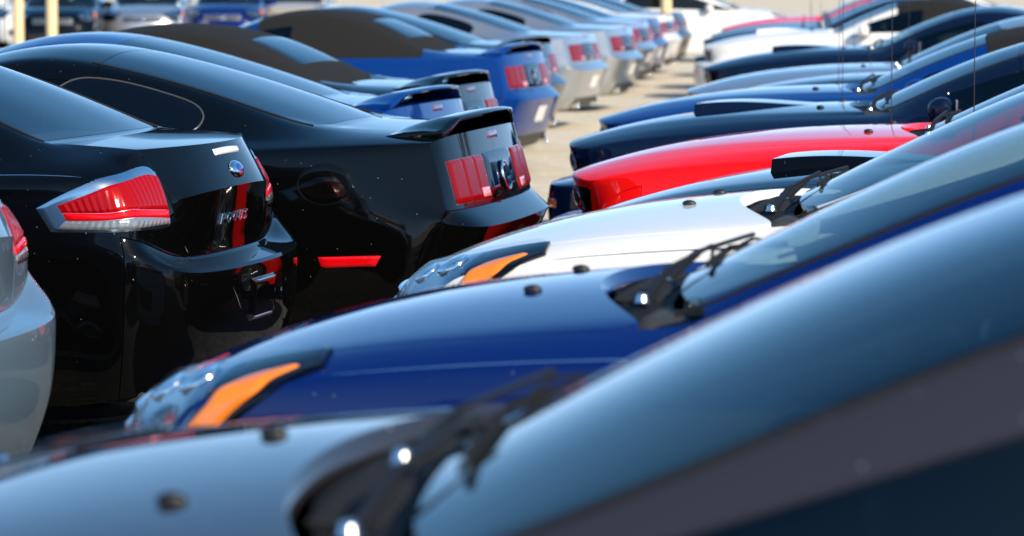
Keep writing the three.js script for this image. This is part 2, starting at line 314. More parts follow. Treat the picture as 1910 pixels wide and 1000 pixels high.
function coupeCage(soft) {
  const z0 = [0, 0.30, 0.56, 0.67, 0.745, 0.80];
  const T = [
    st(0.045, [1.024, 1.023, 1.018, 1.012, 1.004, 0.993], z0, [0, 0.005, 0.025, 0.04, 0.055, 0.08]),
    st(0.34, [1.032, 1.032, 1.028, 1.020, 1.004, 0.98], [0, 0.30, 0.57, 0.68, 0.77, 0.85]),
    st(0.66, [1.05, 1.047, 1.035, 1.02, 1.0, 0.965], [0, 0.32, 0.585, 0.66, 0.78, 0.885], [-0.03, -0.02, 0.02, 0.03, 0, 0]),
    st(1.16, [1.238, 1.233, 1.198, 1.165, 0.985, 0.935], [0, 0.30, 0.55, 0.62, 0.80, 0.905]),
    st(1.68, [1.368, 1.362, 1.315, 1.275, 0.98, 0.93], [0, 0.28, 0.505, 0.575, 0.80, 0.905]),
    st(1.97, [1.386, 1.381, 1.333, 1.293, 0.975, 0.92], [0, 0.28, 0.52, 0.59, 0.80, 0.90]),
    st(2.25, [1.335, 1.33, 1.28, 1.24, 0.97, 0.915], [0, 0.29, 0.54, 0.61, 0.80, 0.895], [0.04, 0.03, -0.02, -0.04, 0, 0]),
    st(2.65, [1.178, 1.173, 1.13, 1.09, 0.965, 0.91], [0, 0.31, 0.60, 0.67, 0.80, 0.89], [0.05, 0.03, -0.03, -0.05, 0, 0]),
    st(3.02, [1.0, 0.998, 0.975, 0.962, 0.95, 0.905], [0, 0.34, 0.66, 0.715, 0.80, 0.885], [0.04, 0.02, -0.09, -0.10, -0.11, -0.10]),
    st(3.17, [0.997, 0.995, 0.98, 0.966, 0.948, 0.90], [0, 0.34, 0.67, 0.72, 0.80, 0.88], [0.02, -0.02, -0.16, -0.19, -0.17, -0.15]),
    st(3.75, [0.978, 0.978, 0.955, 0.935, 0.915, 0.87], [0, 0.32, 0.60, 0.70, 0.78, 0.875]),
    st(4.30, [0.905, 0.905, 0.89, 0.87, 0.85, 0.82], [0, 0.30, 0.56, 0.66, 0.76, 0.86]),
    st(4.66, [0.795, 0.795, 0.79, 0.785, 0.775, 0.76], [0, 0.28, 0.52, 0.63, 0.72, 0.79], [0, -0.005, -0.03, -0.06, -0.11, -0.18]),
  ];
  if (soft) { // folding cloth roof: rounder, with an upright rear
    T[2] = st(0.78, [1.045, 1.042, 1.032, 1.018, 0.992, 0.945], [0, 0.32, 0.60, 0.68, 0.78, 0.885], [-0.02, -0.01, 0.02, 0.03, 0, 0]);
    T[3] = st(1.12, [1.24, 1.235, 1.20, 1.15, 0.985, 0.935], [0, 0.31, 0.56, 0.64, 0.80, 0.905]);
    T[4] = st(1.52, [1.372, 1.367, 1.33, 1.27, 0.98, 0.93], [0, 0.30, 0.54, 0.61, 0.80, 0.905]);
    T[5] = st(1.95, [1.393, 1.388, 1.345, 1.293, 0.975, 0.92], [0, 0.29, 0.53, 0.60, 0.80, 0.90]);
  }
  const zr = [0, 0.32, 0.60, 0.73, 0.82, 0.885];
  const R = [rows([-0.035, -0.032, -0.012, 0.008, 0.025, 0.045], 0.715, [0, 0.30, 0.57, 0.69, 0.77, 0.835]),
    rows([-0.125, -0.12, -0.10, -0.065, -0.01, 0.075], [0.64, 0.64, 0.64, 0.645, 0.652, 0.668], [0, 0.32, 0.60, 0.72, 0.80, 0.865]),
    rows([-0.06, -0.055, -0.035, 0.0, 0.05, 0.15], 0.50, zr), rows([-0.03, -0.025, 0.0, 0.03, 0.08, 0.18], 0.35, zr), rows([0.10, 0.10, 0.115, 0.135, 0.165, 0.23], 0.22, [0, 0.30, 0.58, 0.70, 0.79, 0.85])];
  const F = [rows([4.60, 4.60, 4.58, 4.55, 4.50, 4.44], 0.605, [0, 0.28, 0.52, 0.63, 0.72, 0.80]),
    rows([4.77, 4.76, 4.73, 4.68, 4.60, 4.48], 0.575, [0, 0.30, 0.55, 0.67, 0.77, 0.84]), rows([4.79, 4.78, 4.75, 4.70, 4.61, 4.47], 0.44, [0, 0.30, 0.55, 0.67, 0.78, 0.86]),
    rows([4.77, 4.76, 4.73, 4.68, 4.59, 4.46], 0.29, [0, 0.30, 0.55, 0.67, 0.78, 0.86]), rows([4.66, 4.65, 4.62, 4.58, 4.50, 4.40], 0.18, [0, 0.28, 0.53, 0.65, 0.75, 0.82])];
  const S = sides(T, [0.80, 0.665, 0.50, 0.34, 0.20], [0.022, 0.032, 0.022, 0.0, -0.05]);
  const line = (p, a, bs) => bs.map((b) => [p, a, b]), st_ = (p, as, b) => as.map((a) => [p, a, b]), J = [0, 1, 2, 3, 4, 5], I = [...Array(13).keys()];
  const creases = [[3.2, ...line('T', 0, J)], [2.8, ...st_('R', [0, 1, 2], 5)], [3, ...line('R', 1, J)], [3, ...line('R', 2, J)], [1.2, ...st_('T', [9, 10, 11, 12], 2)], [2.4, ...line('T', 12, J)], [2.6, ...line('F', 1, J)], [2, ...line('F', 2, J)], [1.6, ...st_('T', I, 5)],
    [1.8, ...st_('T', [2, 3, 4, 5, 6, 7, 8], 4)], [2, ...line('T', 2, [0, 1, 2])], [1.5, ...st_('T', [2, 3, 4, 5, 6, 7, 8], 2)], [2, ...line('T', 8, [0, 1, 2])], [2, ...line('T', 9, [0, 1, 2, 3])]];
  const tag = (p, i, j, s) => {
    if (p === 'T') {
      if (i < 2) return j < 2 ? 'trunk_lid' : 'body';
      if (i < 4) return j < 2 ? (soft ? 'soft_top' : 'rear_window') : j === 2 || j === 3 ? (soft ? 'soft_top' : 'body') : 'body';
      if (i < 6) return j < 3 ? (soft ? 'soft_top' : 'roof') : j === 3 ? (i === 4 ? (soft ? 'soft_top' : 'body') : 'side_window' + s) : i === 4 ? 'body' : 'door' + s;
      if (i < 8) return j < 2 ? 'windshield' : j === 2 ? 'body' : j === 3 ? (i === 7 ? 'body' : 'side_window' + s) : 'door' + s;
      if (i < 9) return j < 3 ? 'cowl' : 'body';
      return j < 3 ? 'hood' : 'body';
    }
    if (p === 'S') return i >= 5 && i < 8 && j < 4 ? 'door' + s : i === 11 && j >= 1 ? 'front_bumper' : 'body';
    if (p === 'R') return j < 2 && i === 0 ? 'trunk_lid' : i === 0 ? 'body' : 'rear_bumper';
    return 'front_bumper';
  };
  return { T, R, F, S, creases, tag };
}
function sedanCage() {
  const T = [
    st(0.11, [1.082, 1.082, 1.080, 1.05, 1.02, 0.985], [0, 0.30, 0.58, 0.66, 0.72, 0.775], [-0.01, 0.02, 0.12, 0.135, 0.14, 0.15]),
    st(0.36, [1.092, 1.092, 1.090, 1.058, 1.03, 0.985], [0, 0.28, 0.58, 0.67, 0.74, 0.805]),
    st(0.54, [1.103, 1.103, 1.100, 1.07, 1.033, 0.975], [0, 0.29, 0.585, 0.665, 0.755, 0.825], [-0.02, -0.01, 0.03, 0.04, 0, 0]),
    st(0.98, [1.32, 1.315, 1.275, 1.24, 1.02, 0.965], [0, 0.28, 0.54, 0.61, 0.76, 0.835]),
    st(1.42, [1.455, 1.45, 1.40, 1.35, 1.01, 0.96], [0, 0.27, 0.52, 0.59, 0.765, 0.84]),
    st(1.85, [1.49, 1.485, 1.43, 1.38, 1.0, 0.955], [0, 0.27, 0.54, 0.605, 0.765, 0.84]),
    st(2.27, [1.434, 1.429, 1.352, 1.285, 0.99, 0.95], [0, 0.29, 0.60, 0.67, 0.765, 0.84], [0.05, 0.04, 0, -0.02, 0, 0]),
    st(2.72, [1.234, 1.229, 1.165, 1.105, 0.985, 0.945], [0, 0.33, 0.65, 0.71, 0.77, 0.84], [0.05, 0.04, -0.01, -0.03, 0, 0]),
    st(3.10, [1.045, 1.04, 1.012, 0.995, 0.975, 0.94], [0, 0.35, 0.675, 0.72, 0.77, 0.835], [0.04, 0.03, -0.03, -0.05, -0.07, -0.06]),
    st(3.33, [1.03, 1.025, 1.004, 0.988, 0.965, 0.935], [0, 0.33, 0.67, 0.72, 0.775, 0.83], [0.01, -0.035, -0.20, -0.235, -0.22, -0.20]),
    st(3.72, [0.988, 0.983, 0.955, 0.945, 0.93, 0.90], [0, 0.34, 0.64, 0.72, 0.775, 0.83]),
    st(4.08, [0.905, 0.90, 0.875, 0.86, 0.845, 0.825], [0, 0.32, 0.58, 0.68, 0.745, 0.81]),
    st(4.34, [0.79, 0.785, 0.765, 0.75, 0.74, 0.72], [0, 0.30, 0.52, 0.61, 0.68, 0.745], [-0.01, -0.025, -0.085, -0.135, -0.19, -0.25]),
  ];
  const zr = [0, 0.30, 0.57, 0.68, 0.76, 0.83];
  const R = [rows([0.03, 0.045, 0.115, 0.135, 0.155, 0.185], [0.93, 0.925, 0.90, 0.885, 0.88, 0.875], [0, 0.30, 0.57, 0.66, 0.735, 0.795]), rows([0.065, 0.075, 0.105, 0.13, 0.155, 0.19], [0.69, 0.69, 0.69, 0.73, 0.775, 0.79], [0, 0.26, 0.48, 0.63, 0.735, 0.81]),
    rows([-0.05, -0.04, 0.0, 0.045, 0.10, 0.17], [0.655, 0.655, 0.66, 0.675, 0.70, 0.73], zr), rows([-0.045, -0.035, 0.005, 0.05, 0.105, 0.18], 0.42, zr), rows([0.07, 0.07, 0.09, 0.12, 0.15, 0.22], 0.24, [0, 0.29, 0.55, 0.66, 0.73, 0.79])];
  const F = [rows([4.40, 4.385, 4.315, 4.26, 4.20, 4.12], 0.66, [0, 0.30, 0.53, 0.63, 0.71, 0.775]), rows([4.43, 4.415, 4.355, 4.30, 4.23, 4.14], 0.55, [0, 0.30, 0.54, 0.65, 0.73, 0.79]), rows([4.44, 4.425, 4.365, 4.31, 4.24, 4.14], 0.42, [0, 0.30, 0.54, 0.65, 0.74, 0.80]),
    rows([4.42, 4.405, 4.345, 4.29, 4.22, 4.13], 0.28, [0, 0.30, 0.54, 0.65, 0.74, 0.80]), rows([4.36, 4.35, 4.31, 4.27, 4.21, 4.13], 0.18, [0, 0.28, 0.52, 0.62, 0.70, 0.76])];
  const S = sides(T, [0.87, 0.79, 0.70, 0.42, 0.20], [0.008, 0.014, 0.018, 0.0, -0.05]);
  S[1][1][1] = 0.81; S[1][2][1] = 0.76;
  const line = (p, a, bs) => bs.map((b) => [p, a, b]), st_ = (p, as, b) => as.map((a) => [p, a, b]), J = [0, 1, 2, 3, 4, 5], I = [...Array(13).keys()];
  const creases = [[3.4, ...line('T', 0, [0, 1, 2, 3])], [3.2, ...line('R', 1, [0, 1, 2])], [3, ...st_('T', [0, 1, 2], 2)], [2, ...line('R', 2, J)], [2, ...line('R', 3, J)], [1.4, ...st_('T', I, 5)], [1.8, ...st_('T', [2, 3, 4, 5, 6, 7, 8], 4)], [2, ...line('T', 2, [0, 1, 2])], [1.5, ...st_('T', [2, 3, 4, 5, 6, 7, 8], 2)], [2, ...line('T', 8, [0, 1, 2])], [2, ...line('T', 9, [0, 1, 2, 3])], [1.3, ...line('T', 12, J)], [1.2, ...st_('S', I, 3)]];
  const tag = (p, i, j, s) => {
    if (p === 'T') {
      if (i < 2) return j < 2 ? 'trunk_lid' : 'body';
      if (i < 4) return j < 2 ? 'rear_window' : j === 2 ? 'body' : j === 3 && i === 3 ? 'rear_side_window' + s : j === 4 && i === 3 ? 'rear_door' + s : 'body';
      if (i < 6) return j < 2 ? 'roof' : j === 2 ? 'body' : j === 3 ? (i === 4 ? 'rear_side_window' : 'side_window') + s : (i === 4 ? 'rear_door' : 'door') + s;
      if (i < 8) return j < 2 ? 'windshield' : j === 2 ? 'body' : j === 3 ? 'side_window' + s : 'door' + s;
      if (i < 9) return j < 3 ? 'cowl' : 'body';
      return j < 3 ? 'hood' : 'body';
    }
    if (p === 'S') return i >= 3 && i < 5 && j < 4 ? 'rear_door' + s : i >= 5 && i < 8 && j < 4 ? 'door' + s : i === 11 && j >= 2 ? 'front_bumper' : 'body';
    if (p === 'R') return j < 2 && i < 2 ? 'trunk_lid' : i < 2 ? 'body' : 'rear_bumper';
    return 'front_bumper';
  };
  return { T, R, F, S, creases, tag };
}
const ARCH = { coupe: [[1.10, 0.335, 0.375], [3.83, 0.335, 0.375]], sedan: [[0.93, 0.31, 0.345], [3.55, 0.31, 0.345]] };
const shells = {};
function shell(kind, level) {
  const k = kind + level;
  if (!shells[k]) { let m = buildCage(kind === 'sedan' ? sedanCage() : coupeCage(kind === 'soft')); for (let i = 0; i < level; i++) m = subdivide(m); shells[k] = panels(m, { arches: ARCH[kind === 'sedan' ? 'sedan' : 'coupe'], flush: { windshield: 0.003, rear_window: 0.003, soft_top: 0.003, rear_bumper: 0.0012 } }); }
  return shells[k];
}
const cache = {};
const once = (k, f) => (cache[k] ??= f());
const NAMES = { trunk_lid: 'trunk_lid', rear_window: 'rear_window', roof: 'roof', soft_top: 'soft_top', windshield: 'windshield', cowl: 'cowl_panel', hood: 'hood', body: 'body_shell', rear_bumper: 'rear_bumper', front_bumper: 'front_bumper' };
function panelName(t) { return NAMES[t] ?? t.replace(/[LR]$/, ''); }

function wheelGeos(R, w) {
  return once(`wheel${R}`, () => {
    const p = []; for (const [r, x] of [[0.66, -0.5], [0.9, -0.52], [0.98, -0.42], [1, -0.2], [1, 0.2], [0.98, 0.42], [0.9, 0.52], [0.66, 0.5]]) p.push(new THREE.Vector2(r * R, x * w));
    const tyre = new THREE.LatheGeometry(p, 40); tyre.rotateX(Math.PI / 2);
    const rim = [];
    const q = [[0.67, 0.48], [0.62, 0.46], [0.60, 0.2], [0.2, 0.12], [0.0, 0.12]].map(([r, x]) => new THREE.Vector2(r * R, x * w)); const dish = new THREE.LatheGeometry(q, 40); dish.rotateX(Math.PI / 2); rim.push(dish);
    for (let k = 0; k < 5; k++) { const s = new RoundedBoxGeometry(0.11 * R * 2, 0.56 * R, 0.05, 2, 0.015); s.translate(0, 0.36 * R, w * 0.42); s.rotateZ((k * 2 * Math.PI) / 5); rim.push(s); }
    const hub = new THREE.CylinderGeometry(0.14 * R, 0.16 * R, 0.05, 20); hub.rotateX(Math.PI / 2); hub.translate(0, 0, w * 0.42); rim.push(hub);
    return { tyre, rim: merge(rim) };
  });
}
function addWheels(car, arches, R, w, z) {
  const g = wheelGeos(R, w);
  for (const [x] of arches) for (const s of [1, -1]) {
    const t = part(car, 'wheel', g.tyre, M.rubber); t.position.set(x, R, s * z); if (s < 0) t.rotation.y = Math.PI;
    part(t, 'rim', g.rim, M.satin);
  }
}
function addCabin(car, o) {
  const k = o.key;
  part(car, 'dashboard', once('dash' + k, () => merge([rbox(0.55, 0.10, 1.30, o.dashX, o.dashY, 0, 0.05), rbox(0.30, 0.34, 1.32, o.dashX - 0.12, o.dashY - 0.2, 0, 0.06), rbox(0.2, 0.08, 0.36, o.dashX - 0.18, o.dashY + 0.06, -0.36, 0.04)])), M.cabin);
  part(car, 'steering_wheel', once('sw' + k, () => { const t = new THREE.TorusGeometry(0.185, 0.015, 8, 32), h = rbox(0.13, 0.09, 0.05, 0, 0, 0, 0.02), a = rbox(0.36, 0.03, 0.02, 0, 0, 0, 0.01); const g = merge([t, h, a]); g.rotateY(Math.PI / 2); g.rotateZ(-0.42); g.translate(o.dashX - 0.42, o.dashY - 0.06, -0.36); return g; }), M.plastic);
  for (const s of [1, -1]) part(car, 'front_seat', once('fs' + k + s, () => merge([rbox(0.5, 0.16, 0.5, o.seatX, 0.48, s * 0.37, 0.07), rbox(0.15, 0.62, 0.48, o.seatX - 0.28, o.backY - 0.31, s * 0.37, 0.07, 0, 0, 0.25), rbox(0.10, 0.17, 0.26, o.seatX - 0.38, o.backY + 0.05, s * 0.37, 0.05, 0, 0, 0.15)])), M.seat);
  part(car, 'rear_seat', once('rs' + k, () => merge([rbox(0.5, 0.16, 1.2, o.rearX, 0.50, 0, 0.07), rbox(0.16, 0.5, 1.2, o.rearX - 0.28, 0.76, 0, 0.07, 0, 0, 0.3), rbox(0.55, 0.03, 1.14, o.rearX - 0.52, o.shelfY, 0, 0.012)])), M.seat);
  part(car, 'underbody', once('ub' + k, () => merge([rbox(o.len - 0.3, 0.05, 1.5, o.len / 2, 0.24, 0, 0.02), rbox(0.9, 0.5, 1.1, o.len - 0.75, 0.5, 0, 0.05), rbox(0.55, 0.45, 1.1, 0.5, 0.5, 0, 0.05)])), M.under);
}
function mirrors(car, kind, x, y, z, paintM) {
  for (const s of [1, -1]) {
    const g = once('mir' + kind + s, () => { const a = new RoundedBoxGeometry(0.13, 0.135, 0.21, 5, 0.055); { const q = a.attributes.position; for (let i = 0; i < q.count; i++) if (q.getX(i) > 0) { q.setY(i, q.getY(i) * (1 - q.getX(i) * 3)); q.setZ(i, q.getZ(i) * (1 - q.getX(i) * 2)); } a.computeVertexNormals(); } a.translate(x, y, s * (z + 0.10)); const b = rbox(0.08, 0.04, 0.14, x + 0.03, y - 0.05, s * (z - 0.01), 0.015); return merge([a, b]); });
    const m = part(car, 'door_mirror', g, paintM);
    part(m, 'mirror_glass', once('mg' + kind + s, () => rbox(0.01, 0.11, 0.17, x - 0.085, y, s * (z + 0.10), 0.004)), M.chrome);
  }
}
function bar(p, q, w0, w1, h) { // flat tapered bar between two points
  const A = V(...p), B = V(...q), d = B.clone().sub(A), L = d.length(), g = new RoundedBoxGeometry(L, h, 1, 2, h * 0.45), at = g.attributes.position;
  for (let i = 0; i < at.count; i++) at.setZ(i, at.getZ(i) * (w0 + (w1 - w0) * (at.getX(i) / L + 0.5)));
  g.computeVertexNormals(); d.normalize(); const z = d.clone().cross(V(0, 1, 0)).normalize(), y = z.clone().cross(d);
  g.applyMatrix4(new THREE.Matrix4().makeBasis(d, y, z).setPosition(A.add(B).multiplyScalar(0.5))); return g;
}
function wiper(car, sh, K, piv, t0, t1) { // pivot, then the two ends of the blade, which lies on the glass
  const key = 'wip' + K + piv.join(), on = (p, up) => { const h = onShell(sh, V(...p)); return h.p.addScaledVector(h.n, up).toArray(); };
  const E0 = () => on(t0, 0.014), E1 = () => on(t1, 0.014), C = () => on(t0.map((x, k) => x * 0.5 + t1[k] * 0.5), 0.034);
  const a = part(car, 'wiper', once(key, () => { const c = C(), elbow = [piv[0] * 0.62 + c[0] * 0.38, piv[1] * 0.5 + c[1] * 0.5 + 0.018, piv[2] * 0.62 + c[2] * 0.38]; return merge([bar(piv, elbow, 0.024, 0.015, 0.012), bar(elbow, c, 0.011, 0.008, 0.008)]); }), M.plastic);
  part(a, 'pivot_cap', once(key + 'c', () => { const g = new THREE.LatheGeometry([[0, 0.018], [0.008, 0.018], [0.012, 0.013], [0.013, 0.003], [0.017, 0]].map((p) => new THREE.Vector2(...p)), 24); g.translate(piv[0], piv[1] + 0.006, piv[2]); return g; }), M.satin);
  part(a, 'wiper_blade', once(key + 'b', () => { const e0 = E0(), e1 = E1(), c = C(), at = (t) => e0.map((x, k) => x * (1 - t) + e1[k] * t), up = (p, h) => [p[0], p[1] + h, p[2]];
    return merge([bar(e0, e1, 0.006, 0.006, 0.014), bar(up(at(0.2), 0.006), up(c, -0.010), 0.006, 0.009, 0.006), bar(up(c, -0.010), up(at(0.8), 0.006), 0.009, 0.006, 0.006)]); }), M.rubber);
}
function cowlSlats(car, sh, K, x0, x1, zmax, y, drop) { // louvres across the cowl trough
  part(car, 'cowl_louvres', once('cl' + K, () => { const l = []; for (let z = -zmax; z <= zmax + 1e-6; z += 0.034) { const h = onShell(sh, V((x0 + x1) / 2, y, z)).p.y - drop; l.push(rbox(x0 - x1, 0.012, 0.008, (x0 + x1) / 2, h + 0.004, z, 0.003)); } return merge(l); }), M.plastic);
}
function panelsInto(car, kind, level, paintM, glassM, rearGlass) {
  const sh = shell(kind, level);
  for (const [t, geo] of Object.entries(sh.geos)) {
    const n = panelName(t);
    const m = t === 'windshield' ? glassM : t === 'rear_window' ? rearGlass ?? glassM : /side_window/.test(t) ? M.tint : t === 'soft_top' ? M.fabric : t === 'cowl' ? M.cowl : paintM;
    part(car, n, geo, m);
  }
  // rubber along the edges of the screens
  const T = (kind === 'sedan' ? sedanCage() : coupeCage(kind === 'soft')).T;
  for (const s of [0, 1]) part(car, 'windshield_seal', once(`ws${kind}${level}${s}`, () => bead(sh, [8, 7, 6].map((i) => T[i][2]), 0.0055, { n: 30, mirror: !!s })), M.rubber);
  if (kind !== 'soft') for (const s of [0, 1]) part(car, 'rear_window_seal', once(`rs${kind}${level}${s}`, () => bead(sh, [2, 3, 4].map((i) => T[i][2]), 0.005, { n: 30, mirror: !!s })), M.rubber);
  return sh;
}

// ------------------------------------------------------------------ things
const font = await new FontLoader().loadAsync('fonts/droid/droid_sans_bold.typeface.json');
const CARS = [];
function placeCar(name, label, group, [x, z, deg, roll = 0, lift = 0]) {
  const g = new THREE.Group(); g.name = numbered(name); g.userData = { label, category: 'car', group };
  g.position.set(x, lift, z); g.rotation.set(roll, Math.PI - THREE.MathUtils.degToRad(deg), 0, 'YXZ'); scene.add(g); CARS.push(g); return g;
}
const mir = (pts, m) => (m ? pts.map((p) => [p[0], p[1], -p[2]]) : pts);
const ell = (cx, cy, z, rx, ry, n = 12) => { const u = [], l = []; for (let i = 0; i <= n; i++) { const a = Math.PI * (1 - i / n); u.push([cx + rx * Math.cos(a), cy + ry * Math.sin(a), z]); l.push([cx + rx * Math.cos(a), cy - ry * Math.sin(a), z]); } return [u, l]; };
const span = (A, B, s0, s1) => [0, 0.25, 0.5, 0.75, 1].map((t) => along([A, B], s0 + (s1 - s0) * t));
const lerp3 = (a, b, t) => [0, 1, 2].map((k) => a[k] * (1 - t) + b[k] * t);

// a wing on the deck: section lofted across the car, its ends turned down to the deck
function spoilerGeo(sh) {
  const sec = [[0, 0.012], [0.03, 0.016], [0.10, 0.019], [0.19, 0.014], [0.27, 0.002], [0.285, -0.004], [0.26, -0.010], [0.16, -0.006], [0.06, -0.004], [0.0, -0.004]]; // chord forward from the tail edge, height
  const N = 56, P = [], idx = [];
  for (let a = 0; a <= N; a++) {
    const u = (a / N) * 2 - 1, z = u * 0.705, e = Math.abs(u), f0 = Math.max(0, (e - 0.70) / 0.30), f = f0 * f0 * (3 - 2 * f0), back = 0.02 + 0.075 * e * e, dk = 1.034 - 0.028 * e * e;
    for (const [c, h] of sec) { const k = 1 - c / 0.285; P.push(back + c * (1.02 - 0.14 * e), dk + 0.006 + (0.050 * (1 - f) + 0.010 * f) * (k * 0.85 + k * k * 0.15) + (h > 0 ? h : h * (1 + 5 * f)) + 0.010 * (1 - f) * Math.min(1, c / 0.05), z); }
  }
  const m = sec.length;
  for (let a = 0; a < N; a++) for (let b = 0; b < m; b++) { const q = a * m + b, r = a * m + ((b + 1) % m); idx.push(q, q + m, r + m, q, r + m, r); }
  for (const a of [0, N]) for (let b = 1; b < m - 1; b++) idx.push(a * m, a * m + b, a * m + b + 1);
  const g = new THREE.BufferGeometry(); g.setAttribute('position', new THREE.Float32BufferAttribute(P, 3)); g.setIndex(idx); g.computeVertexNormals();
  return g;
}
function scoopGeo(sh) { // hood scoop: open to the front, fading into the hood behind
  const NX = 24, NZ = 20, P = [], idx = [], x0 = 3.40, x1 = 4.0, w = 0.27;
  for (let a = 0; a <= NX; a++) for (let b = 0; b <= NZ; b++) {
    const t = a / NX, x = x0 + (x1 - x0) * t, v = (b / NZ) * 2 - 1, ww = w * (0.78 + 0.22 * t), z = v * ww, h = onShell(sh, V(x, 1.1, z)).p.y;
    const e = Math.min(1, (1 - Math.abs(v)) / 0.12), rise = 0.045 * Math.pow(Math.sin(Math.min(1, t * 1.02) * Math.PI * 0.5), 1.25);
    P.push(x, h - 0.006 + (rise + 0.006) * Math.sqrt(Math.max(0, 1 - (1 - e) * (1 - e))), z);
  }
  for (let a = 0; a < NX; a++) for (let b = 0; b < NZ; b++) { const q = a * (NZ + 1) + b; idx.push(q, q + 1, q + NZ + 2, q, q + NZ + 2, q + NZ + 1); }
  const g = new THREE.BufferGeometry(); g.setAttribute('position', new THREE.Float32BufferAttribute(P, 3)); g.setIndex(idx); g.computeVertexNormals(); return g;
}
function scoopMouth(sh) { const l = []; for (let k = -4; k <= 4; k++) l.push(rbox(0.012, 0.03, 0.006, 3.97, onShell(sh, V(3.97, 1.05, k * 0.05)).p.y + 0.017, k * 0.05, 0.002)); l.push(rbox(0.004, 0.034, 0.50, 3.95, onShell(sh, V(3.95, 1.05, 0)).p.y + 0.016, 0, 0.001)); return merge(l); }
function nozzles(car, K, sh, spots) { for (const [x, z] of spots) part(car, 'washer_nozzle', once(`noz${K}${x}${z}`, () => { const h = onShell(sh, V(x, 1.1, z)).p; const g = new THREE.SphereGeometry(0.014, 14, 10); g.scale(1.5, 0.75, 1); g.translate(h.x, h.y + 0.004, h.z); return g; }), M.plastic); }

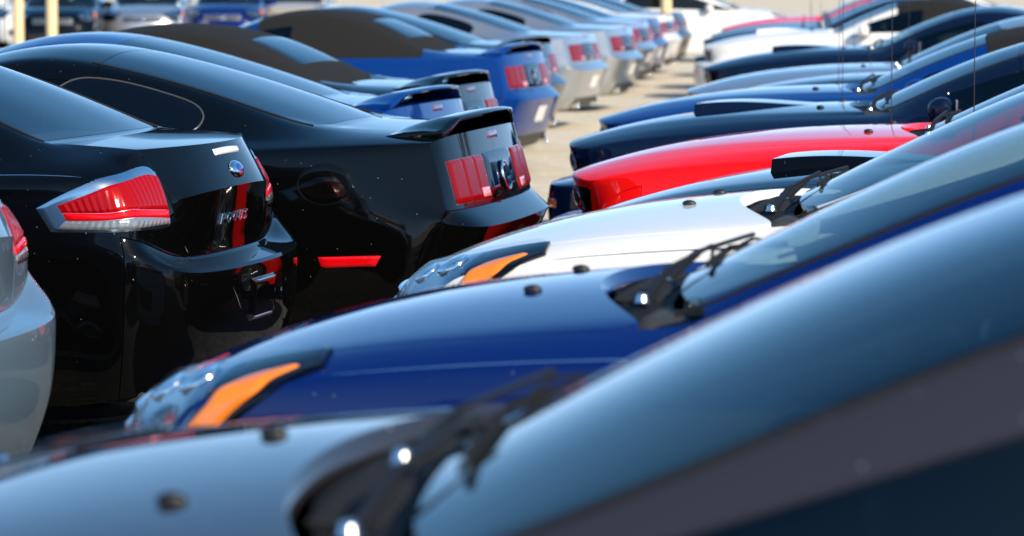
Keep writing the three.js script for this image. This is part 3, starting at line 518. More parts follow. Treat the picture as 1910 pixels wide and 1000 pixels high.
function coupe(at, color, label, group, { soft = false, spoiler = true, scoop = false, level = 2, front = false } = {}) {
  const car = placeCar(soft ? 'convertible_coupe' : 'coupe_car', label, group, at), P = paint(color), kind = soft ? 'soft' : 'coupe';
  const sh = panelsInto(car, kind, level, P, M.glass, M.tint), K = kind + level, C = (k, u, l, o) => once(K + k, () => conform(sh, u, l, o));
  addWheels(car, ARCH.coupe, 0.335, 0.23, 0.80);
  addCabin(car, { key: 'coupe', dashX: 2.82, dashY: 0.92, seatX: 2.0, backY: 1.06, rearX: 1.4, shelfY: 0.98, len: 4.7 });
  mirrors(car, 'coupe', 2.6, 1.0, 0.88, P);
  // tail: three upright red lenses a side in a dark housing, gloss panel with a round emblem between
  const TL = [0.098, 0.905, -0.722], TR = [0.04, 0.915, -0.286], BR = [-0.02, 0.735, -0.285], BL = [0.03, 0.735, -0.732];
  for (const s of [0, 1]) {
    const lamp = part(car, 'taillight', C('tl' + s, mir([lerp3(TL, BR, -0.012), lerp3(TR, BL, -0.012)], s), mir([lerp3(BL, TR, -0.012), lerp3(BR, TL, -0.012)], s), { h: 0.002, nu: 16, nv: 8, round: 0.004 }), M.redDark);
    for (let k = 0; k < 3; k++) part(lamp, 'lens', C(`ln${s}${k}`, mir(span(TL, TR, k / 3 + 0.004, (k + 1) / 3 - 0.004), s), mir(span(BL, BR, k / 3 + 0.004, (k + 1) / 3 - 0.004), s), { h: 0.007, base: 0.003, round: 0.010, nu: 10, nv: 14, skirt: 0.002 }), M.redLens);
    const q0 = lerp3(BL, BR, 0.70), q1 = lerp3(BL, BR, 0.95), r0 = lerp3(TL, TR, 0.70), r1 = lerp3(TL, TR, 0.95);
    part(lamp, 'reverse_lens', C('rv' + s, mir([lerp3(q0, r0, 0.26), lerp3(q1, r1, 0.26)], s), mir([lerp3(q0, r0, 0.05), lerp3(q1, r1, 0.05)], s), { h: 0.004, base: 0.0102, nu: 6, nv: 6, round: 0.006, skirt: 0 }), M.pinkLens);
    part(car, 'side_marker', C('sm' + s, mir([[0.574, 0.522, -0.90], [0.31, 0.532, -0.88]], s), mir([[0.56, 0.478, -0.89], [0.336, 0.488, -0.876]], s), { h: 0.006, nu: 12, nv: 6, round: 0.006 }), M.marker);
    part(car, 'exhaust_tip', once('ex' + s, () => { const g = new THREE.LatheGeometry([[0.036, -0.1], [0.038, 0.02], [0.042, 0.03], [0.040, 0.034], [0.034, 0.02], [0.032, -0.1]].map((p) => new THREE.Vector2(...p)), 24); g.rotateZ(Math.PI / 2); g.translate(0.04, 0.27, s ? 0.5 : -0.5); return g; }), M.chrome);
  }
  part(car, 'tail_panel', C('tp', [[0.05, 0.918, -0.272], [0.045, 0.922, 0], [0.05, 0.918, 0.272]], [[-0.01, 0.73, -0.272], [-0.01, 0.73, 0], [-0.01, 0.73, 0.272]], { h: 0.008, nu: 14, nv: 8 }), M.gloss);
  const em = part(car, 'emblem', once(K + 'em', () => { const q = onShell(sh, V(-0.02, 0.815, 0)), g = merge([new THREE.TorusGeometry(0.062, 0.008, 10, 40), (() => { const d = new THREE.SphereGeometry(0.06, 24, 8, 0, Math.PI * 2, 0, Math.PI / 2); d.scale(1, 0.16, 1); d.rotateX(Math.PI / 2); return d; })()]); g.lookAt(q.n); g.translate(...q.p.clone().addScaledVector(q.n, 0.016).toArray()); return g; }), M.chrome);
  part(em, 'emblem_disc', once(K + 'ed', () => { const q = onShell(sh, V(-0.02, 0.815, 0)), g = new THREE.CylinderGeometry(0.044, 0.044, 0.005, 32); g.rotateX(Math.PI / 2); g.lookAt(q.n); g.translate(...q.p.clone().addScaledVector(q.n, 0.026).toArray()); return g; }), M.gloss);
  part(car, 'brake_light', C('bl', [[0.055, 1.006, -0.105], [0.055, 1.007, 0.105]], [[0.05, 0.972, -0.1], [0.05, 0.973, 0.1]], { h: 0.004, nu: 10, nv: 5, round: 0.005 }), M.redDark);
  part(car, 'license_plate', C('pl', [[-0.07, 0.585, -0.152], [-0.07, 0.585, 0.152]], [[-0.05, 0.44, -0.152], [-0.05, 0.44, 0.152]], { h: 0.006, nu: 8, nv: 6, round: 0.004 }), color === 'silver' || color === 'blue' || color === 'white' ? M.plate : M.plastic);
  part(car, 'rear_valance', C('va', [[0.0, 0.33, -0.6], [-0.02, 0.33, 0], [0.0, 0.33, 0.6]], [[0.11, 0.225, -0.58], [0.10, 0.225, 0], [0.11, 0.225, 0.58]], { h: 0.006, nu: 20, nv: 6 }), M.plastic);
  if (spoiler) part(car, 'spoiler', once(K + 'sp', () => spoilerGeo(sh)), P);
  const fd = part(car, 'fuel_door', C('fd', ...ell(0.545, 0.825, -0.90, 0.110, 0.082), { h: 0.0025, round: 0.006, nu: 24, nv: 12, skirt: 0.01 }), P);
  part(fd, 'fuel_door_gap', once(K + 'fg', () => { const [u, l] = ell(0.545, 0.825, -0.90, 0.113, 0.085, 24); return bead(sh, [...u, ...l.slice(1, -1).reverse()], 0.0024, { closed: true, n: 60, lift: -0.0012 }); }), M.gloss);
  for (const s of [0, 1]) {
    part(car, 'door_handle', C('dh' + s, mir([[2.06, 0.815, -0.93], [2.24, 0.815, -0.93]], s), mir([[2.06, 0.785, -0.93], [2.24, 0.785, -0.93]], s), { h: 0.02, nu: 12, nv: 6, round: 0.015 }), P);
    if (!soft) { const qw = part(car, 'quarter_window', C('qf' + s, mir([[1.80, 1.19, -0.65], [1.72, 1.238, -0.60], [1.58, 1.24, -0.59], [1.337, 1.19, -0.61], [1.145, 1.125, -0.65]], s), mir([[1.80, 1.02, -0.76], [1.465, 1.02, -0.76], [1.20, 1.025, -0.755], [1.125, 1.055, -0.735]], s), { h: 0.003, nu: 28, nv: 10, round: 0.004 }), M.gloss);
      part(qw, 'quarter_trim', once(K + 'qt' + s, () => bead(sh, mir([[1.81, 1.19, -0.65], [1.72, 1.238, -0.60], [1.58, 1.24, -0.59], [1.337, 1.19, -0.61], [1.165, 1.135, -0.65], [1.125, 1.09, -0.70], [1.15, 1.035, -0.75], [1.25, 1.022, -0.757], [1.465, 1.02, -0.76], [1.80, 1.02, -0.76]], s), 0.0038, { closed: true, n: 60, lift: 0.001 })), M.windowTrim);
      part(qw, 'quarter_glass', C('qg' + s, mir([[1.74, 1.17, -0.65], [1.70, 1.205, -0.61], [1.58, 1.21, -0.60], [1.337, 1.158, -0.63], [1.185, 1.105, -0.66]], s), mir([[1.74, 1.045, -0.74], [1.465, 1.045, -0.74], [1.23, 1.05, -0.735], [1.175, 1.065, -0.72]], s), { h: 0.002, base: 0.003, nu: 24, nv: 8, round: 0.004, skirt: 0 }), M.darkGlass); }
    // nose
    const hl = part(car, 'headlight', C('hl' + s, mir([[4.62, 0.765, -0.50], [4.47, 0.745, -0.755]], s), mir([[4.58, 0.62, -0.50], [4.47, 0.62, -0.75]], s), { h: 0.004, nu: 12, nv: 8 }), M.gloss);
    part(hl, 'lamp_bowl', once(K + 'hb' + s, () => { const q = onShell(sh, V(4.56, 0.69, (s ? 1 : -1) * 0.61)), g = new THREE.SphereGeometry(0.062, 24, 12, 0, Math.PI * 2, 0, Math.PI / 2); g.scale(1, 0.35, 1); g.rotateX(Math.PI / 2); g.lookAt(q.n); g.translate(...q.p.toArray()); return g; }), M.clearBowl);
    part(car, 'turn_signal', C('ts' + s, mir([[4.74, 0.50, -0.56], [4.65, 0.50, -0.72]], s), mir([[4.74, 0.455, -0.56], [4.65, 0.455, -0.72]], s), { h: 0.006, nu: 10, nv: 5, round: 0.006 }), M.amber);
  }
  part(car, 'grille', C('gr', [[4.65, 0.765, -0.46], [4.66, 0.77, 0], [4.65, 0.765, 0.46]], [[4.59, 0.625, -0.46], [4.60, 0.625, 0], [4.59, 0.625, 0.46]], { h: 0.004, nu: 24, nv: 8 }), M.plastic);
  part(car, 'lower_grille', C('lg', [[4.79, 0.40, -0.5], [4.80, 0.40, 0], [4.79, 0.40, 0.5]], [[4.78, 0.27, -0.48], [4.78, 0.27, 0], [4.78, 0.27, 0.48]], { h: 0.003, nu: 20, nv: 6 }), M.plastic);
  nozzles(car, K, sh, [[3.30, -0.43], [3.30, 0.43]]);
  wiper(car, sh, K, [3.02, 0.97, -0.52], [2.94, 1.0, -0.42], [2.96, 1.02, 0.10]); wiper(car, sh, K, [3.08, 0.975, 0.02], [2.98, 1.02, 0.14], [2.93, 1.01, 0.60]);
  part(car, 'antenna', once('ant' + K, () => { const h = onShell(sh, V(3.35, 0.93, 0.79)).p, a = new THREE.CylinderGeometry(0.0016, 0.0026, 0.78, 8); a.translate(h.x, h.y + 0.39, h.z); const b = new THREE.CylinderGeometry(0.012, 0.016, 0.02, 12); b.translate(h.x, h.y + 0.008, h.z); return merge([a, b]); }), M.plastic);
  if (scoop) { const sc = part(car, 'hood_scoop', once(K + 'sc', () => scoopGeo(sh)), P); part(sc, 'scoop_grille', once(K + 'scm', () => scoopMouth(sh)), M.plastic); }
  if (soft) part(car, 'rear_window', C('rw', [[1.30, 1.33, -0.33], [1.31, 1.34, 0], [1.30, 1.33, 0.33]], [[0.98, 1.14, -0.40], [0.975, 1.145, 0], [0.98, 1.14, 0.40]], { h: 0.003, nu: 20, nv: 10, round: 0.008 }), M.darkGlass);
  return car;
}

function sedan(at, color, label, group, { level = 2, stripe = M.satin, plate = true } = {}) {
  const car = placeCar('compact_sedan', label, group, at), P = paint(color);
  const sh = panelsInto(car, 'sedan', level, P, M.glass, M.glass), K = 'sedan' + level, C = (k, u, l, o) => once(K + k, () => conform(sh, u, l, o));
  addWheels(car, ARCH.sedan, 0.31, 0.2, 0.745);
  addCabin(car, { key: 'sedan', dashX: 2.9, dashY: 0.95, seatX: 2.05, backY: 1.17, rearX: 1.2, shelfY: 1.07, len: 4.4 });
  mirrors(car, 'sedan', 2.58, 1.03, 0.83, P);
  for (const s of [0, 1]) {
    const lamp = part(car, 'taillight', C('tl' + s, mir([[0.504, 0.889, -0.825], [0.424, 0.932, -0.813], [0.336, 0.972, -0.789], [0.254, 1.004, -0.72], [0.201, 1.019, -0.575], [0.179, 1.0, -0.549]], s), mir([[0.451, 0.81, -0.828], [0.346, 0.809, -0.819], [0.193, 0.812, -0.789], [0.115, 0.816, -0.558]], s), { h: 0.003, nu: 36, nv: 14, round: 0.006 }), M.lampTrim);
    part(lamp, 'red_lens', C('rl' + s, mir([[0.431, 0.899, -0.82], [0.332, 0.936, -0.80], [0.237, 0.974, -0.743], [0.187, 0.993, -0.586], [0.165, 0.985, -0.551]], s), mir([[0.412, 0.876, -0.82], [0.256, 0.876, -0.80], [0.125, 0.872, -0.556]], s), { h: 0.005, base: 0.003, nu: 36, nv: 12, round: 0.006, skirt: 0.002 }), M.redRib);
    part(lamp, 'brake_lens', C('bk' + s, mir([[0.411, 0.875, -0.82], [0.256, 0.875, -0.80], [0.125, 0.871, -0.556]], s), mir([[0.395, 0.848, -0.82], [0.256, 0.85, -0.80], [0.120, 0.845, -0.556]], s), { h: 0.005, base: 0.003, nu: 30, nv: 6, round: 0.006, skirt: 0.002 }), M.redBright);
    part(lamp, 'reverse_lens', C('rv' + s, mir([[0.40, 0.847, -0.82], [0.256, 0.849, -0.80], [0.119, 0.844, -0.556]], s), mir([[0.425, 0.822, -0.825], [0.346, 0.82, -0.819], [0.193, 0.822, -0.79], [0.117, 0.825, -0.557]], s), { h: 0.003, base: 0.003, nu: 30, nv: 6, round: 0.006, skirt: 0.002 }), M.greyLens);
    const hl = part(car, 'headlight', C('hl' + s, mir([[4.185, 0.82, -0.42], [4.13, 0.845, -0.502], [4.045, 0.869, -0.599], [3.956, 0.89, -0.657], [3.862, 0.909, -0.683], [3.77, 0.924, -0.705]], s), mir([[4.23, 0.665, -0.56], [4.15, 0.655, -0.71], [4.07, 0.675, -0.79], [3.97, 0.765, -0.832], [3.86, 0.85, -0.828], [3.764, 0.898, -0.792]], s), { h: 0.002, base: 0.009, nu: 40, nv: 16, round: 0.004, skirt: 0.015, smooth: 2 }), M.gloss);
    part(hl, 'reflector', C('rf' + s, mir([[4.165, 0.812, -0.45], [4.105, 0.838, -0.54], [4.03, 0.862, -0.625], [3.94, 0.882, -0.68]], s), mir([[4.21, 0.71, -0.57], [4.135, 0.71, -0.70], [4.065, 0.73, -0.77], [4.0, 0.82, -0.80]], s), { h: 0.003, base: 0.011, nu: 24, nv: 12, round: 0.02, skirt: 0, smooth: 8 }), M.facet);
    for (const [bx, by, bz, r] of [[4.145, 0.785, -0.56, 0.040], [4.05, 0.83, -0.675, 0.046]]) part(hl, 'lamp_bowl', once(`${K}lb${s}${bx}`, () => { const q = onShell(sh, V(bx, by, s ? -bz : bz)), g = new THREE.LatheGeometry([[0.010, 0.004], [0.012, 0.001], [0.7 * r, 0.002], [r, 0.009], [1.08 * r, 0.008], [1.1 * r, 0]].map((p) => new THREE.Vector2(...p)), 28); g.rotateX(Math.PI / 2); g.lookAt(q.n); g.translate(...q.p.clone().addScaledVector(q.n, 0.010).toArray()); return g; }), M.chrome);
    part(hl, 'amber_lens', C('am' + s, mir([[4.045, 0.77, -0.815], [4.025, 0.795, -0.82], [3.995, 0.823, -0.815], [3.936, 0.862, -0.785], [3.88, 0.881, -0.78], [3.818, 0.894, -0.776]], s), mir([[3.985, 0.765, -0.826], [3.965, 0.785, -0.826], [3.935, 0.815, -0.827], [3.892, 0.848, -0.825], [3.85, 0.872, -0.808], [3.812, 0.890, -0.785]], s), { h: 0.006, base: 0.010, nu: 24, nv: 8, round: 0.01, skirt: 0, smooth: 2 }), M.amber);
    part(hl, 'outer_lens', C('hc' + s, mir([[4.18, 0.82, -0.427], [4.126, 0.843, -0.506], [4.043, 0.867, -0.602], [3.954, 0.888, -0.66], [3.862, 0.907, -0.686], [3.773, 0.922, -0.708]], s), mir([[4.225, 0.67, -0.56], [4.147, 0.66, -0.71], [4.068, 0.68, -0.79], [3.97, 0.77, -0.832], [3.86, 0.854, -0.826], [3.768, 0.90, -0.788]], s), { h: 0.017, base: 0.009, nu: 40, nv: 16, round: 0.026, skirt: 0.003, smooth: 12 }), M.clear);
    part(car, 'pinstripe', C('ps' + s, mir([[3.74, 0.8925, -0.82], [3.18, 0.934, -0.82], [2.4, 0.955, -0.84], [1.5, 0.975, -0.84], [0.647, 1.0, -0.79], [0.355, 0.996, -0.78]], s), mir([[3.74, 0.8865, -0.82], [3.18, 0.928, -0.82], [2.4, 0.949, -0.84], [1.5, 0.969, -0.84], [0.647, 0.994, -0.79], [0.355, 0.990, -0.78]], s), { h: 0.0012, nu: 80, nv: 2, round: 0.002, skirt: 0.002 }), stripe);
    for (const hx of [1.12, 2.0]) part(car, 'door_handle', C(`dh${s}${hx}`, mir([[hx, 0.875, -0.85], [hx + 0.18, 0.873, -0.85]], s), mir([[hx, 0.845, -0.85], [hx + 0.18, 0.843, -0.85]], s), { h: 0.02, nu: 12, nv: 6, round: 0.015 }), P);
  }
  part(car, 'brake_light', C('bl', [[0.102, 1.061, -0.135], [0.10, 1.064, 0], [0.102, 1.061, 0.135]], [[0.094, 1.038, -0.135], [0.09, 1.04, 0], [0.094, 1.038, 0.135]], { h: 0.006, nu: 24, nv: 6, round: 0.008 }), M.whiteLens);
  const oval = (name, x, y, up) => { const q = () => onShell(sh, V(x, y, 0));
    const e = part(car, name, once(K + name, () => { const g = new THREE.SphereGeometry(1, 32, 14, 0, Math.PI * 2, 0, Math.PI / 2); g.scale(0.062, 0.02, 0.034); g.rotateX(Math.PI / 2); const h = q(); g.lookAt(h.n); g.translate(...h.p.toArray()); return g; }), M.chrome);
    part(e, 'emblem_oval', once(K + name + 'o', () => { const g = new THREE.SphereGeometry(1, 32, 14, 0, Math.PI * 2, 0, Math.PI / 2); g.scale(0.05, 0.02, 0.025); g.rotateX(Math.PI / 2); const h = q(); g.lookAt(h.n); g.translate(...h.p.clone().addScaledVector(h.n, 0.0025).toArray()); return g; }), M.blueEnamel); };
  oval('rear_emblem', 0.055, 0.985); oval('front_emblem', 4.42, 0.72);
  part(car, 'lettering', once(K + 'txt', () => {
    const list = []; let z = -0.180;
    for (const ch of 'FOCUS') {
      const g = new TextGeometry(ch, { font, size: 0.036, depth: 0.005, curveSegments: 5, bevelEnabled: true, bevelThickness: 0.001, bevelSize: 0.0006, bevelSegments: 1 });
      g.computeBoundingBox(); const w = g.boundingBox.max.x - g.boundingBox.min.x; g.translate(-g.boundingBox.min.x - w / 2, -0.018, 0);
      const q = onShell(sh, V(0.05, 0.815, z)), n = q.n, right = V(0, 1, 0).cross(n).normalize(), up = n.clone().cross(right);
      const B = new THREE.Matrix4().makeBasis(right, up, n).setPosition(q.p.clone().addScaledVector(n, 0.0005));
      g.applyMatrix4(B.multiply(new THREE.Matrix4().set(1.35, 0.25, 0, 0, 0, 1, 0, 0, 0, 0, 1, 0, 0, 0, 0, 1))); list.push(g); z += 0.062;
    }
    return merge(list);
  }), M.chrome);
  const pl = plate && part(car, 'plate_holder', C('pl', [[-0.04, 0.60, -0.16], [-0.05, 0.60, 0], [-0.04, 0.60, 0.16]], [[-0.04, 0.44, -0.16], [-0.045, 0.44, 0], [-0.04, 0.44, 0.16]], { h: 0.009, nu: 10, nv: 8, round: 0.006 }), M.gloss);
  if (plate) for (const y of [0.588, 0.455]) part(pl, 'plate_frame_band', C('pb' + y, [[-0.04, y + 0.005, -0.11], [-0.05, y + 0.005, 0], [-0.04, y + 0.005, 0.11]], [[-0.04, y - 0.006, -0.11], [-0.05, y - 0.006, 0], [-0.04, y - 0.006, 0.11]], { h: 0.004, base: 0.008, nu: 14, nv: 3, round: 0.004, skirt: 0 }), M.satin);
  // grille: dark opening with bright bars, lower intake
  const gr_ = part(car, 'grille', C('gr', [[4.28, 0.755, -0.40], [4.35, 0.765, 0], [4.28, 0.755, 0.40]], [[4.39, 0.655, -0.40], [4.42, 0.65, 0], [4.39, 0.655, 0.40]], { h: 0.003, nu: 24, nv: 8 }), M.plastic);
  for (const [y, x] of [[0.757, 4.36], [0.715, 4.39], [0.675, 4.41]]) part(gr_, 'grille_bar', C('gb' + y, [[x - 0.05, y + 0.009, -0.41], [x, y + 0.012, 0], [x - 0.05, y + 0.009, 0.41]], [[x - 0.05, y - 0.009, -0.41], [x, y - 0.008, 0], [x - 0.05, y - 0.009, 0.41]], { h: 0.010, base: 0.002, nu: 30, nv: 6, round: 0.009, skirt: 0, smooth: 4 }), M.chrome);
  part(car, 'lower_grille', C('lg', [[4.42, 0.44, -0.5], [4.46, 0.44, 0], [4.42, 0.44, 0.5]], [[4.40, 0.30, -0.48], [4.44, 0.30, 0], [4.40, 0.30, 0.48]], { h: 0.003, nu: 20, nv: 6 }), M.plastic);
  nozzles(car, K, sh, [[3.47, -0.25], [3.47, 0.25]]);
  cowlSlats(car, sh, K, 3.27, 3.17, 0.30, 1.04, 0.035);
  wiper(car, sh, K, [3.19, 1.0, -0.40], [3.05, 1.05, -0.34], [3.10, 1.055, 0.20]); wiper(car, sh, K, [3.23, 1.005, 0.06], [3.09, 1.06, 0.14], [3.04, 1.05, 0.62]);
  return car;
}
const gl = 'cars parked tail out along the aisle', gr = 'cars parked nose out along the aisle', gf = 'cars standing beyond the end of the rows';
// tail-out row
sedan([-1.50, -9.15, 13.4], 'ice', 'pale ice blue metallic sedan, only its rear corner showing beside the black sedan', gl, { level: 3, plate: false });
sedan([-0.94, -11.72, 13.46], 'black', 'glossy black compact sedan with FOCUS lettering and wedge shaped red and clear tail lamps', gl, { level: 3 });
coupe([-0.05, -14.07, 12.1], 'black', 'glossy black coupe with spoiler and red side marker standing beside the black sedan', gl, { level: 3 });
coupe([-0.35, -16.85, 13.5], 'blue', 'blue coupe with a blue spoiler between the black coupe and the black convertible', gl, { level: 3 });
coupe([-0.21, -19.52, 13.5], 'black', 'black convertible with black cloth top and spoiler beside the blue coupe', gl, { soft: true });
coupe([0.18, -27.4, 13.8], 'blue', 'bright blue convertible with black cloth top, spoiler and white plate', gl, { soft: true });
coupe([0.3, -30.6, 13.8], 'black', 'dark coupe with spoiler half hidden behind the blue convertible', gl);
coupe([0.84, -35.57, 13.46], 'silver', 'silver coupe behind the dark coupe, first of three silver coupes from the blue convertible', gl, { spoiler: false });
coupe([1.42, -40.05, 13.46], 'silver', 'silver coupe in the middle of the three silver coupes', gl, { spoiler: false });
coupe([1.84, -45.35, 13.46], 'silver', 'silver coupe beside the far blue coupe, last of three silver coupes', gl, { spoiler: false });
coupe([2.13, -48.16, 13.46], 'blue', 'blue coupe between a silver coupe and the white coupe', gl, { spoiler: false });
coupe([2.5, -51.5, 13.46], 'white', 'white coupe between the far blue and the far black coupe', gl, { spoiler: false });
coupe([2.855, -55.0, 13.97], 'black', 'black coupe at the far end of the tail-out row', gl, { spoiler: false });
// nose-out row
sedan([3.1, -0.75, 13], 'charcoal', 'unseen dark grey sedan added next to the charcoal sedan to darken reflections, at the start of the nose-out row', gr, { level: 2 });  // out of view, added to darken what the neighbouring paint mirrors
sedan([3.017, -3.69, 11.06, -0.034, 0.02], 'charcoal', 'charcoal sedan with bright wiper caps and grey windscreen pillar beside the deep blue sedan', gr, { level: 3 });
sedan([3.467, -6.378, 13.4], 'deep_blue', 'deep blue sedan with amber corner lens, between the charcoal and the white sedan', gr, { level: 3 });
sedan([3.938, -8.94, 14.1], 'white', 'white sedan with amber corner lens and dark wipers', gr, { level: 3, stripe: M.plastic });
coupe([4.92, -11.5, 14], 'black', 'dark coupe with hood scoop between the white sedan and the red coupe', gr, { scoop: true, level: 3 });
coupe([4.886, -14.05, 13.95], 'red', 'bright red coupe with a plain hood', gr, { level: 3 });
coupe([4.92, -16.67, 13.8], 'navy', 'dark navy coupe with hood scoop beside the red coupe', gr, { scoop: true, level: 3 });
coupe([5.144, -19.36, 14.9], 'blue', 'blue convertible with black cloth top beside the navy scooped coupe', gr, { soft: true });
coupe([5.98, -22.2, 13], 'navy', 'navy convertible with black cloth top between the blue convertible and the grey coupe', gr, { soft: true });
coupe([5.98, -24.43, 11.2], 'grey', 'silver grey coupe with plain hood in the nose-out row', gr);
coupe([6.44, -30.4, 13], 'navy', 'dark blue coupe with hood scoop between the grey coupe and the white convertible', gr, { scoop: true });
coupe([6.97, -39.4, 13], 'white', 'white convertible with hood scoop and black cloth top', gr, { soft: true, scoop: true });
coupe([7.18, -43.0, 13], 'navy', 'dark blue coupe with plain hood beside the white convertible', gr);
coupe([8.0, -52.0, 13], 'red', 'red coupe standing in front of the white sedans near the end of the nose-out row', gr);
coupe([7.5, -46.5, 13], 'black', 'black coupe between the dark blue plain-hood coupe and the far red coupe', gr);
// beyond the rows
sedan([1.1, -62, 178], 'white', 'white sedan standing side on across the end of the aisle', gf);
sedan([6.6, -66, 176], 'white', 'second white sedan side on, standing behind the far red coupe', gf);
sedan([-10.6, -76, -90], 'white', 'white sedan facing the rows behind the pale posts', gf);
sedan([-7.9, -72.5, -92], 'silver', 'silver sedan facing the rows beyond the black coupes', gf);
sedan([-9.35, -70, -91], 'black', 'black sedan facing the rows between the white and the silver sedan', gf);
sedan([-6.3, -76, -89], 'deep_blue', 'deep blue sedan facing the rows between the silver and the tan sedan', gf);
sedan([-4.9, -78, -88], 'tan', 'tan sedan facing the rows beyond the convertibles', gf);
for (const [x, z, h, what] of [[-9.1, -60, 2.4, 'pale tan round post in front of the white sedan beyond the rows'], [-8.2, -58, 2.1, 'pale tan round post in front of the black sedan beyond the rows'], [2.85, -60.2, 3.2, 'tall tan post beside the white sedan at the end of the aisle']]) {
  const g = new THREE.Group(); g.name = numbered('post'); g.userData = { label: what, category: 'post', group: 'posts beyond the parked rows' }; g.position.set(x, 0, z); scene.add(g);
  part(g, 'shaft', once('post' + h, () => { const q = new THREE.CylinderGeometry(0.1, 0.1, h, 20); q.translate(0, h / 2, 0); return q; }), M.post);
  part(g, 'cap', once('pcap' + h, () => { const q = new THREE.SphereGeometry(0.1, 20, 10, 0, Math.PI * 2, 0, Math.PI / 2); q.scale(1, 0.5, 1); q.translate(0, h, 0); return q; }), M.post);
  part(g, 'base_plate', once('pbase', () => rbox(0.3, 0.02, 0.3, 0, 0.01, 0, 0.005)), M.post);
}
{
  const N = 1024, t = noiseTex(N, (u, v) => { const c = 0.74 + 0.05 * (vn(u, v, 8) - 0.5) + 0.06 * (vn(u, v, 31) - 0.5) + 0.10 * (vn(u, v, 127) - 0.5) + 0.22 * (vn(u, v, 509) - 0.5), k = vn(u, v, 251) > 0.88 ? 0.8 : 1; return [c * k, c * 0.945 * k, c * 0.85 * k]; }, true);
  t.repeat.set(200, 200);
  const bump = noiseTex(512, (u, v) => 0.5 * vn(u, v, 128) + 0.5 * vn(u, v, 255)); bump.repeat.set(400, 400);
  const g = new THREE.PlaneGeometry(800, 800, 1, 1); g.rotateX(-Math.PI / 2);
  const m = new THREE.Mesh(g, new THREE.MeshStandardMaterial({ color: lin(1, 0.97, 0.92), map: t, bumpMap: bump, bumpScale: 0.004, roughness: 0.95 })); m.name = 'ground'; m.userData = { kind: 'structure', label: 'pale sunlit asphalt of the car lot' }; m.position.z = -100; m.receiveShadow = true; scene.add(m);
}
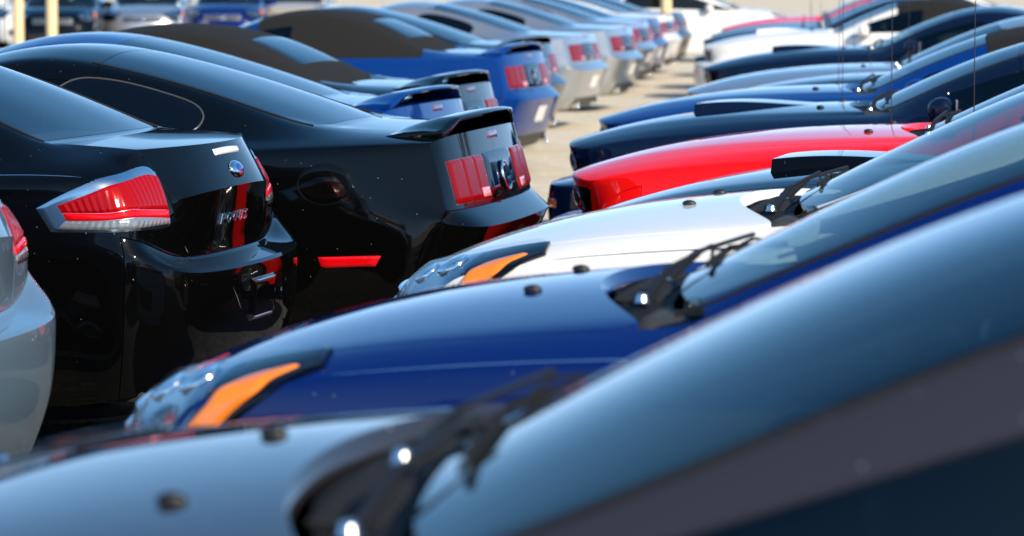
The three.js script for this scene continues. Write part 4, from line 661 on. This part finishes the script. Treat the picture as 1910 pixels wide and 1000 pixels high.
// darker ground sheet round the near stalls, with a hairpin stall line running out from under the black sedan
{
  const rough = noiseTex(512, (u, v) => { const c = 0.26 + 0.10 * (vn(u, v, 16) - 0.5) + 0.16 * (vn(u, v, 200) - 0.5) + 0.22 * (vn(u, v, 256) - 0.5); return [c, c * 0.99, c * 0.97]; }, true), grit = noiseTex(512, (u, v) => 0.6 * vn(u, v, 256) + 0.4 * vn(u, v, 128));
  const g = new THREE.PlaneGeometry(26, 17); g.rotateX(-Math.PI / 2); const uv = g.attributes.uv; for (let i = 0; i < uv.count; i++) uv.setXY(i, uv.getX(i) * 26, uv.getY(i) * 17);
  const m = new THREE.Mesh(g, new THREE.MeshStandardMaterial({ map: rough, color: lin(0.9, 0.9, 0.92), bumpMap: grit, bumpScale: 0.004, roughness: 0.9 })); m.name = 'dark_ground_sheet'; m.userData = { kind: 'structure', label: 'dark ground sheet under the near parked cars' }; m.position.set(-3, 0.004, -7.0); m.receiveShadow = true; scene.add(m);
  const r = 0.42, w = 0.10, sh = new THREE.Shape(), L = 3.6; // two stripes joined by a half circle
  sh.moveTo(-L, -r - w); sh.lineTo(0, -r - w); sh.absarc(0, 0, r + w, -Math.PI / 2, Math.PI / 2, false); sh.lineTo(-L, r + w); sh.lineTo(-L, r); sh.lineTo(0, r); sh.absarc(0, 0, r, Math.PI / 2, -Math.PI / 2, true); sh.lineTo(-L, -r); sh.closePath();
  const lg = new THREE.ShapeGeometry(sh, 20); lg.rotateX(-Math.PI / 2);
  const worn = noiseTex(256, (u, v) => { const c = vn(u, v, 60) > 0.8 ? 0.45 : 0.85 - 0.2 * vn(u, v, 120); return [c, c * 0.96, c * 0.84]; }, true);
  for (const [x, z] of [[-1.80, -12.55], [-2.35, -9.95]]) { const q = new THREE.Mesh(lg, new THREE.MeshStandardMaterial({ map: worn, roughness: 0.85 })); q.name = numbered('parking_line'); q.userData = { kind: 'structure', label: 'worn cream hairpin line of a parking stall' }; q.position.set(x, 0.008, z); q.rotation.y = THREE.MathUtils.degToRad(-13.4); q.receiveShadow = true; scene.add(q); }
}
// palms off to the right, which the black boot lid mirrors
{
  const frond = () => { const P = [], idx = [], L = 2.6; for (let i = 0; i < 26; i++) { const t = (i + 1) / 26, x = L * t * (1 - 0.12 * t), y = 0.55 * Math.sin(t * 1.6) - 1.5 * t * t, l = 0.62 * Math.sin(Math.PI * Math.min(1, 0.12 + t * 0.88)), w = 0.035; for (const s of [1, -1]) { const o = P.length / 3; P.push(x - w, y, 0, x + w, y, 0, x + 0.28 * l, y - 0.25 * l, s * l); idx.push(o, o + 1, o + 2); } } const g = new THREE.BufferGeometry(); g.setAttribute('position', new THREE.Float32BufferAttribute(P, 3)); g.setIndex(idx); g.computeVertexNormals(); return g; };
  const leafM = phys({ color: lin(0.05, 0.085, 0.025), roughness: 0.7 }), barkM = phys({ color: lin(0.16, 0.12, 0.08), roughness: 0.9 }), f0 = frond();
  for (const [x, z, h] of [[34, -66, 8.2], [40, -72, 9.6], [46, -70, 7.4], [52, -80, 10.5], [58, -82, 8.8]]) {
    const g = new THREE.Group(); g.name = numbered('palm_tree'); g.userData = { label: 'tall fan of drooping fronds on a thin palm trunk behind the rows', category: 'tree', group: 'palms beside the lot' }; g.position.set(x, 0, z); scene.add(g);
    const lean = (rnd() - 0.5) * 0.6, pts = [0, 0.3, 0.6, 1].map((t) => new THREE.Vector3(lean * t * t, h * t, lean * 0.5 * t * t));
    part(g, 'trunk', new THREE.TubeGeometry(new THREE.CatmullRomCurve3(pts), 20, 0.16, 10), barkM);
    const crown = []; for (let k = 0; k < 26; k++) { const q = f0.clone(); q.rotateZ(0.75 - 1.35 * ((k * 0.618) % 1)); q.scale(0.85 + 0.3 * rnd(), 1, 1); q.rotateY(k * 2.39996); q.translate(lean, h, lean * 0.5); crown.push(q); }
    part(g, 'crown', mergeGeometries(crown), leafM);
  }
}
renderer.render(scene, camera);
